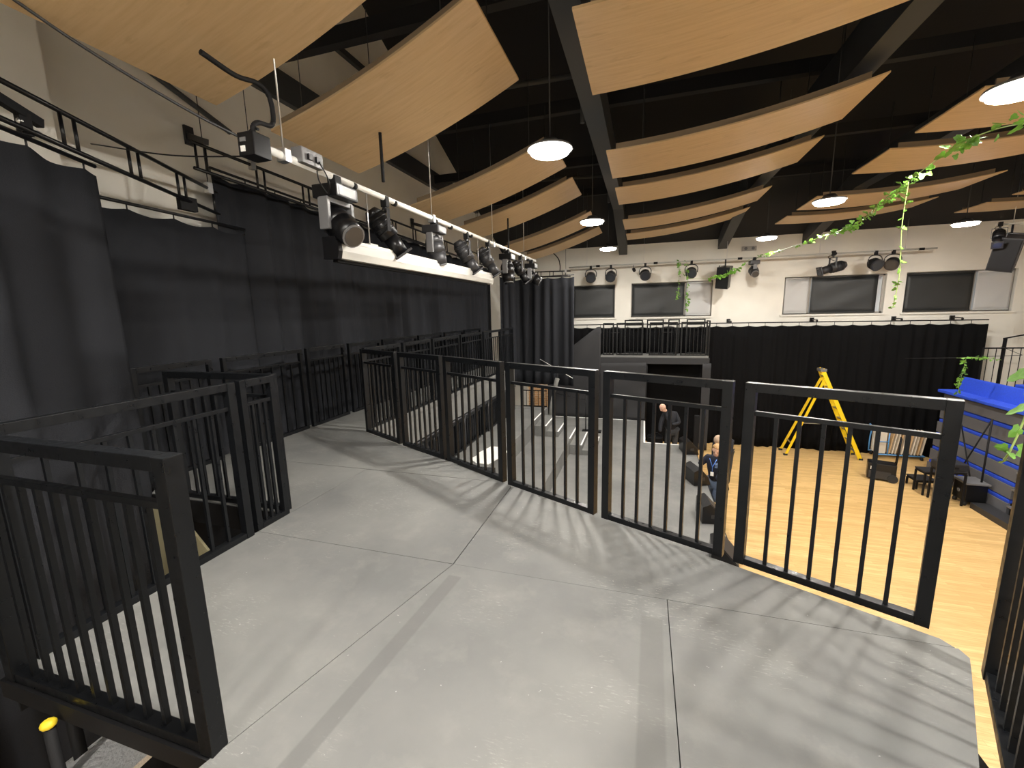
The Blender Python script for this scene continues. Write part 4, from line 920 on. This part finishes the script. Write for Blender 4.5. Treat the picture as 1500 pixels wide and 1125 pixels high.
# ------------------------------------------------------------------ PA case on wheels
t = thing('wheeled_speaker_case', 'black wheeled speaker case with extended pull handle on the wooden floor', 'speaker case', (5.95, 12.5, 0), -.35)
MB().box((-.36, -.17, .03), (.2, .17, .45), bev=.03).build('body', BLK, t); MB().box((-.30, -.176, .28), (-.2, -.17, .36)).build('badge', WHITE, t); MB().box((-.33, -.175, .06), (.1, -.17, .25)).build('grille', DGRY, t)
for y in (-.19, .19): MB().tube((.14, y-.025, .1), (.14, y+.025, .1), .1, n=20).build('wheel', RUBB, t)
for y in (-.1, .1): MB().tube((.18, y, .4), (.22, y, 1.12), .012).build('handle_stem', BLKM, t)
MB().tube((.22, -.1, 1.12), (.22, .1, 1.12), .016).build('handle_grip', BLKM, t)

# ------------------------------------------------------------------ stools/tables and kit
def table(loc, rz, w_, d_, h_, lab, legm=BLKM, topm=None):
    t = thing('nesting_table', lab, 'table', loc, rz, 'small nested tables by the seating')
    MB().box((-w_/2, -d_/2, h_-.025), (w_/2, d_/2, h_), bev=.004).build('table_top', topm or TIMB, t)
    MB().box((-w_/2+.01, -d_/2+.01, h_-.07), (w_/2-.01, d_/2-.01, h_-.025)).build('apron', BLKM, t)
    for sx in (-1, 1):
        for sy in (-1, 1): MB().box((sx*(w_/2-.02)-.017, sy*(d_/2-.02)-.017, 0), (sx*(w_/2-.02)+.017, sy*(d_/2-.02)+.017, h_-.06)).build('leg', legm, t)
table((6.55, 12.2, 0), .05, .42, .40, .24, 'lowest dark table at the front of the nested set', topm=DGRY)
table((6.5, 11.8, 0), .05, .46, .36, .58, 'middle-height dark table of the nested set', topm=DGRY)
table((6.55, 11.35, 0), .05, .44, .40, .78, 'tallest nested table carrying the grey case', topm=DGRY)
t = thing('equipment_case', 'grey hard case lying on the tallest nested table', 'case', (6.55, 11.35, .78), .1); MB().box((-.24, -.18, 0), (.24, .18, .15), bev=.02).build('shell', DGRY, t); MB().box((-.05, -.19, .05), (.05, -.18, .09)).build('latch', BLK, t)
t = thing('mixer_rack', 'black equipment rack on wheels in front of the folded seating', 'equipment rack', (6.97, 11.38, 0)); MB().box((-.17, -.2, .1), (.2, .2, .5), bev=.02).build('cabinet', BLK, t); MB().box((-.2, -.24, .5), (.22, .24, .54), bev=.01).build('lid', GRYM, t); MB().tube((-.185, 0, .3), (-.17, 0, .3), .04).build('dial', GRYM, t)
for y in (-.15, .15): MB().tube((-.12, y-.02, .05), (-.15, y+.02, .05), .05).build('castor', RUBB, t)
t = thing('folding_stand', 'black crossed folding stand leaning against the seating front', 'stand', (7.1, 11.9, 0)); f = MB(); f.tube((0, -.5, .05), (0, .3, 1.75), .014); f.tube((0, .3, .05), (0, -.6, 1.9), .014); f.tube((0, -.62, .1), (0, -.62, 1.95), .018); f.build('tubes', BLKM, t)

# ------------------------------------------------------------------ retractable seating
t = thing('folded_seating', 'retracted tiered seating bank with blue cushions and grey riser boards', 'seating', (7.2, 10.7, 0))
for k in range(6):
    z = .06+.36*k; xo = .03*k
    MB().box((xo, 0, z), (xo+.05, 2.6, z+.26)).build('riser_board', FASC, t)
    MB().box((xo+.02, 0.02, z+.26), (xo+.25, 2.58, z+.335), bev=.02).build('seat_cushion', BLUE, t)
    MB().box((xo-.02, -.9, z+.20), (xo+.45, -.02, z+.23)).build('tread', STEEL, t)
    MB().box((xo+.03, -.9, z), (xo+.45, -.03, z+.2)).build('step_riser', BLKM, t)
MB().box((.25, 0, 0), (2.6, 2.6, 2.2)).build('carcass', BLKM, t)
MB().box((.45, -.9, 0), (2.6, 0, 2.2)).build('carcass', BLKM, t)
MB().box((-.33, -1.3, 0), (-.02, .42, .13), bev=.008).build('first_step', DGRY, t)
MB().box((0, -.2, 2.17), (.7, 2.6, 2.24), bev=.02).build('seat_bench', BLUE, t)
M = Matrix.Translation((.3, 0, 2.14)) @ Matrix.Rotation(.2, 4, 'Y'); MB().box((0, -.6, 0), (.07, 2.45, .46), M, bev=.03).build('backrest', BLUE, t)
MB().box((.9, -.2, 2.46), (1.5, 1.7, 2.54), bev=.02).build('seat_bench', BLUE, t)
M = Matrix.Translation((1.5, 0, 2.52)) @ Matrix.Rotation(.2, 4, 'Y'); MB().box((0, -.2, 0), (.07, 1.3, .42), M, bev=.03).build('backrest', BLUE, t)
t = thing('seating_rail', 'black balustrade with arched handrail behind the blue seating', 'railing', (8.5, 14.2, 1.95))
f = MB(); f.tube((0, 0, 1.25), (2.4, -.4, 1.32), .018); f.build('top_rail', BLKM, t)
MB().path(catm([(.38, 0, 1.5), (.9, -.1, 1.62), (1.7, -.25, 1.6), (2.4, -.4, 1.5)], 5), .018).build('arched_handrail', BLKM, t)
MB().box((.4, -.03, -2), (.45, .03, 1.5)).build('post', BLKM, t); MB().box((.0, -.02, -2), (.03, .02, 1.25)).build('post', BLKM, t)
for k in range(15): MB().tube((.12+.15*k, -.02*k, -.1), (.12+.15*k, -.02*k, 1.26), .009, n=6).build('baluster', BLKM, t)
MB().tube((0, 0, -.1), (2.4, -.35, -.1), .015).build('bottom_rail', BLKM, t)
tag(MB().box((0, 0, 0), (.035, .04, 3.7)).build('door_edge_trim', WHITE), 'white vertical strip at the right end of the back drape', 'trim').location = (8.93, BW-.05, 0)

# ------------------------------------------------------------------ ivy
def leaf(mb, p, d, s, rnd):
    d = Vector(d).normalized(); up = Vector((rnd.uniform(-1, 1), rnd.uniform(-1, 1), rnd.uniform(.2, 1))).normalized()
    x = d.cross(up).normalized(); n_ = x.cross(d)
    out = [(0, 0), (.35, -.12), (.5, .15), (.33, .4), (.3, .75), (0, 1.05), (-.3, .75), (-.33, .4), (-.5, .15), (-.35, -.12)]
    c_ = mb.bm.verts.new(Vector(p)+d*s*.4-n_*s*.08)
    vs = [mb.bm.verts.new(Vector(p)+x*a*s+d*b*s) for a, b in out]
    for i in range(len(vs)): mb.bm.faces.new((c_, vs[i], vs[(i+1) % len(vs)]))
def ivy(path, lab, n, size, seed=1, spread=.04, clusters=None, grp='artificial ivy garlands'):
    rnd = random.Random(seed); P = catm(path, 10); o = P[0]
    t = thing('ivy_garland', lab, 'garland', o, 0, grp)
    MB().path([p-o for p in P], .004, 6).build('stem', STEM, t)
    lf = MB()
    for k in range(n):
        u = rnd.random()
        if clusters and rnd.random() < .75:
            c0, wd = rnd.choice(clusters); u = min(.999, max(0, rnd.gauss(c0, wd)))
        i = min(int(u*(len(P)-1)), len(P)-2); q = P[i].lerp(P[i+1], rnd.random())-o
        dd = Vector((rnd.uniform(-1, 1), rnd.uniform(-1, 1), rnd.uniform(-1, .5)))
        leaf(lf, q+dd.normalized()*rnd.uniform(0, spread), dd, size*rnd.uniform(.6, 1.2), rnd)
    l = lf.build('leaves', LEAF, t); add_solid(l, .0015)
ivy([(1.9, 2.95, 5.28), (2.0, 3.31, 5.38), (2.15, 3.84, 5.51), (2.3, 4.45, 5.6), (2.5, 5.51, 5.61), (2.6, 6.3, 5.54), (2.7, 7.17, 5.47), (2.85, 9.5, 5.57), (3.0, 12, 5.7), (3.15, 14.4, 5.87)],
    'long green ivy garland swooping from the upper right to the far bar', 190, .058, 2, .055, [(.31, .015), (.42, .03), (.5, .03), (.6, .05), (.7, .04), (.93, .04)])
ivy([(2.5, 5.5, 5.6), (2.49, 5.5, 5.19), (2.52, 5.5, 4.71), (2.5, 5.5, 4.36)], 'ivy strand hanging straight down in front of the right windows', 30, .045, 5, .025)
ivy([(2.9, 14.2, 5.78), (2.5, 14.1, 5.45), (1.9, 14.0, 5.28), (1.3, 14.1, 5.3), (.95, 14.2, 5.6)], 'ivy swag draped across the hanging dark speaker', 90, .08, 6, .05, [(.35, .1)])
ivy([(1.0, 14.58, 5.85), (1.0, 14.4, 5.6), (1.0, 14.3, 5.0), (.98, 14.3, 4.7)], 'shorter ivy strand hanging in front of the black blind', 35, .07, 7, .05)
ivy([(1.22, 14.58, 5.85), (1.25, 14.35, 5.4), (1.27, 14.3, 4.8), (1.27, 14.3, 4.25)], 'longer ivy strand hanging in front of the pale blind over the balcony', 40, .07, 8, .04)
ivy([(1.72, 2.55, 4.34), (1.68, 2.5, 4.1), (1.69, 2.5, 3.9), (1.66, 2.5, 3.72), (1.64, 2.5, 3.66)], 'near ivy strand with bright leaves at the right edge over the seating', 16, .06, 9, .03)
ivy([(6.75, 12.0, 3.16), (7.0, 12.0, 3.18), (7.3, 12.05, 3.16), (7.6, 12.1, 3.12)], 'ivy wound along a thin line beside the blue seating', 26, .06, 10, .03)
ivy([(6.92, 12.0, 3.16), (6.9, 12.0, 2.85), (6.87, 12.0, 2.6), (6.88, 12.0, 2.36)], 'ivy strand hanging over the corner of the blue backrest', 40, .07, 11, .06)
ivy([(9.0, 13.6, 4.0), (9.3, 13.6, 3.7), (9.35, 13.6, 3.4), (9.3, 13.6, 3.2)], 'sparse dark ivy strand against the cream wall on the right', 26, .07, 12, .05)
cable([(6.0, 12.4, 3.1), (6.75, 12.0, 3.17), (8.0, 12.2, 3.22), (8.8, 14.1, 3.25)], 'thin dark line strung towards the seating balustrade', BLKM, .006)
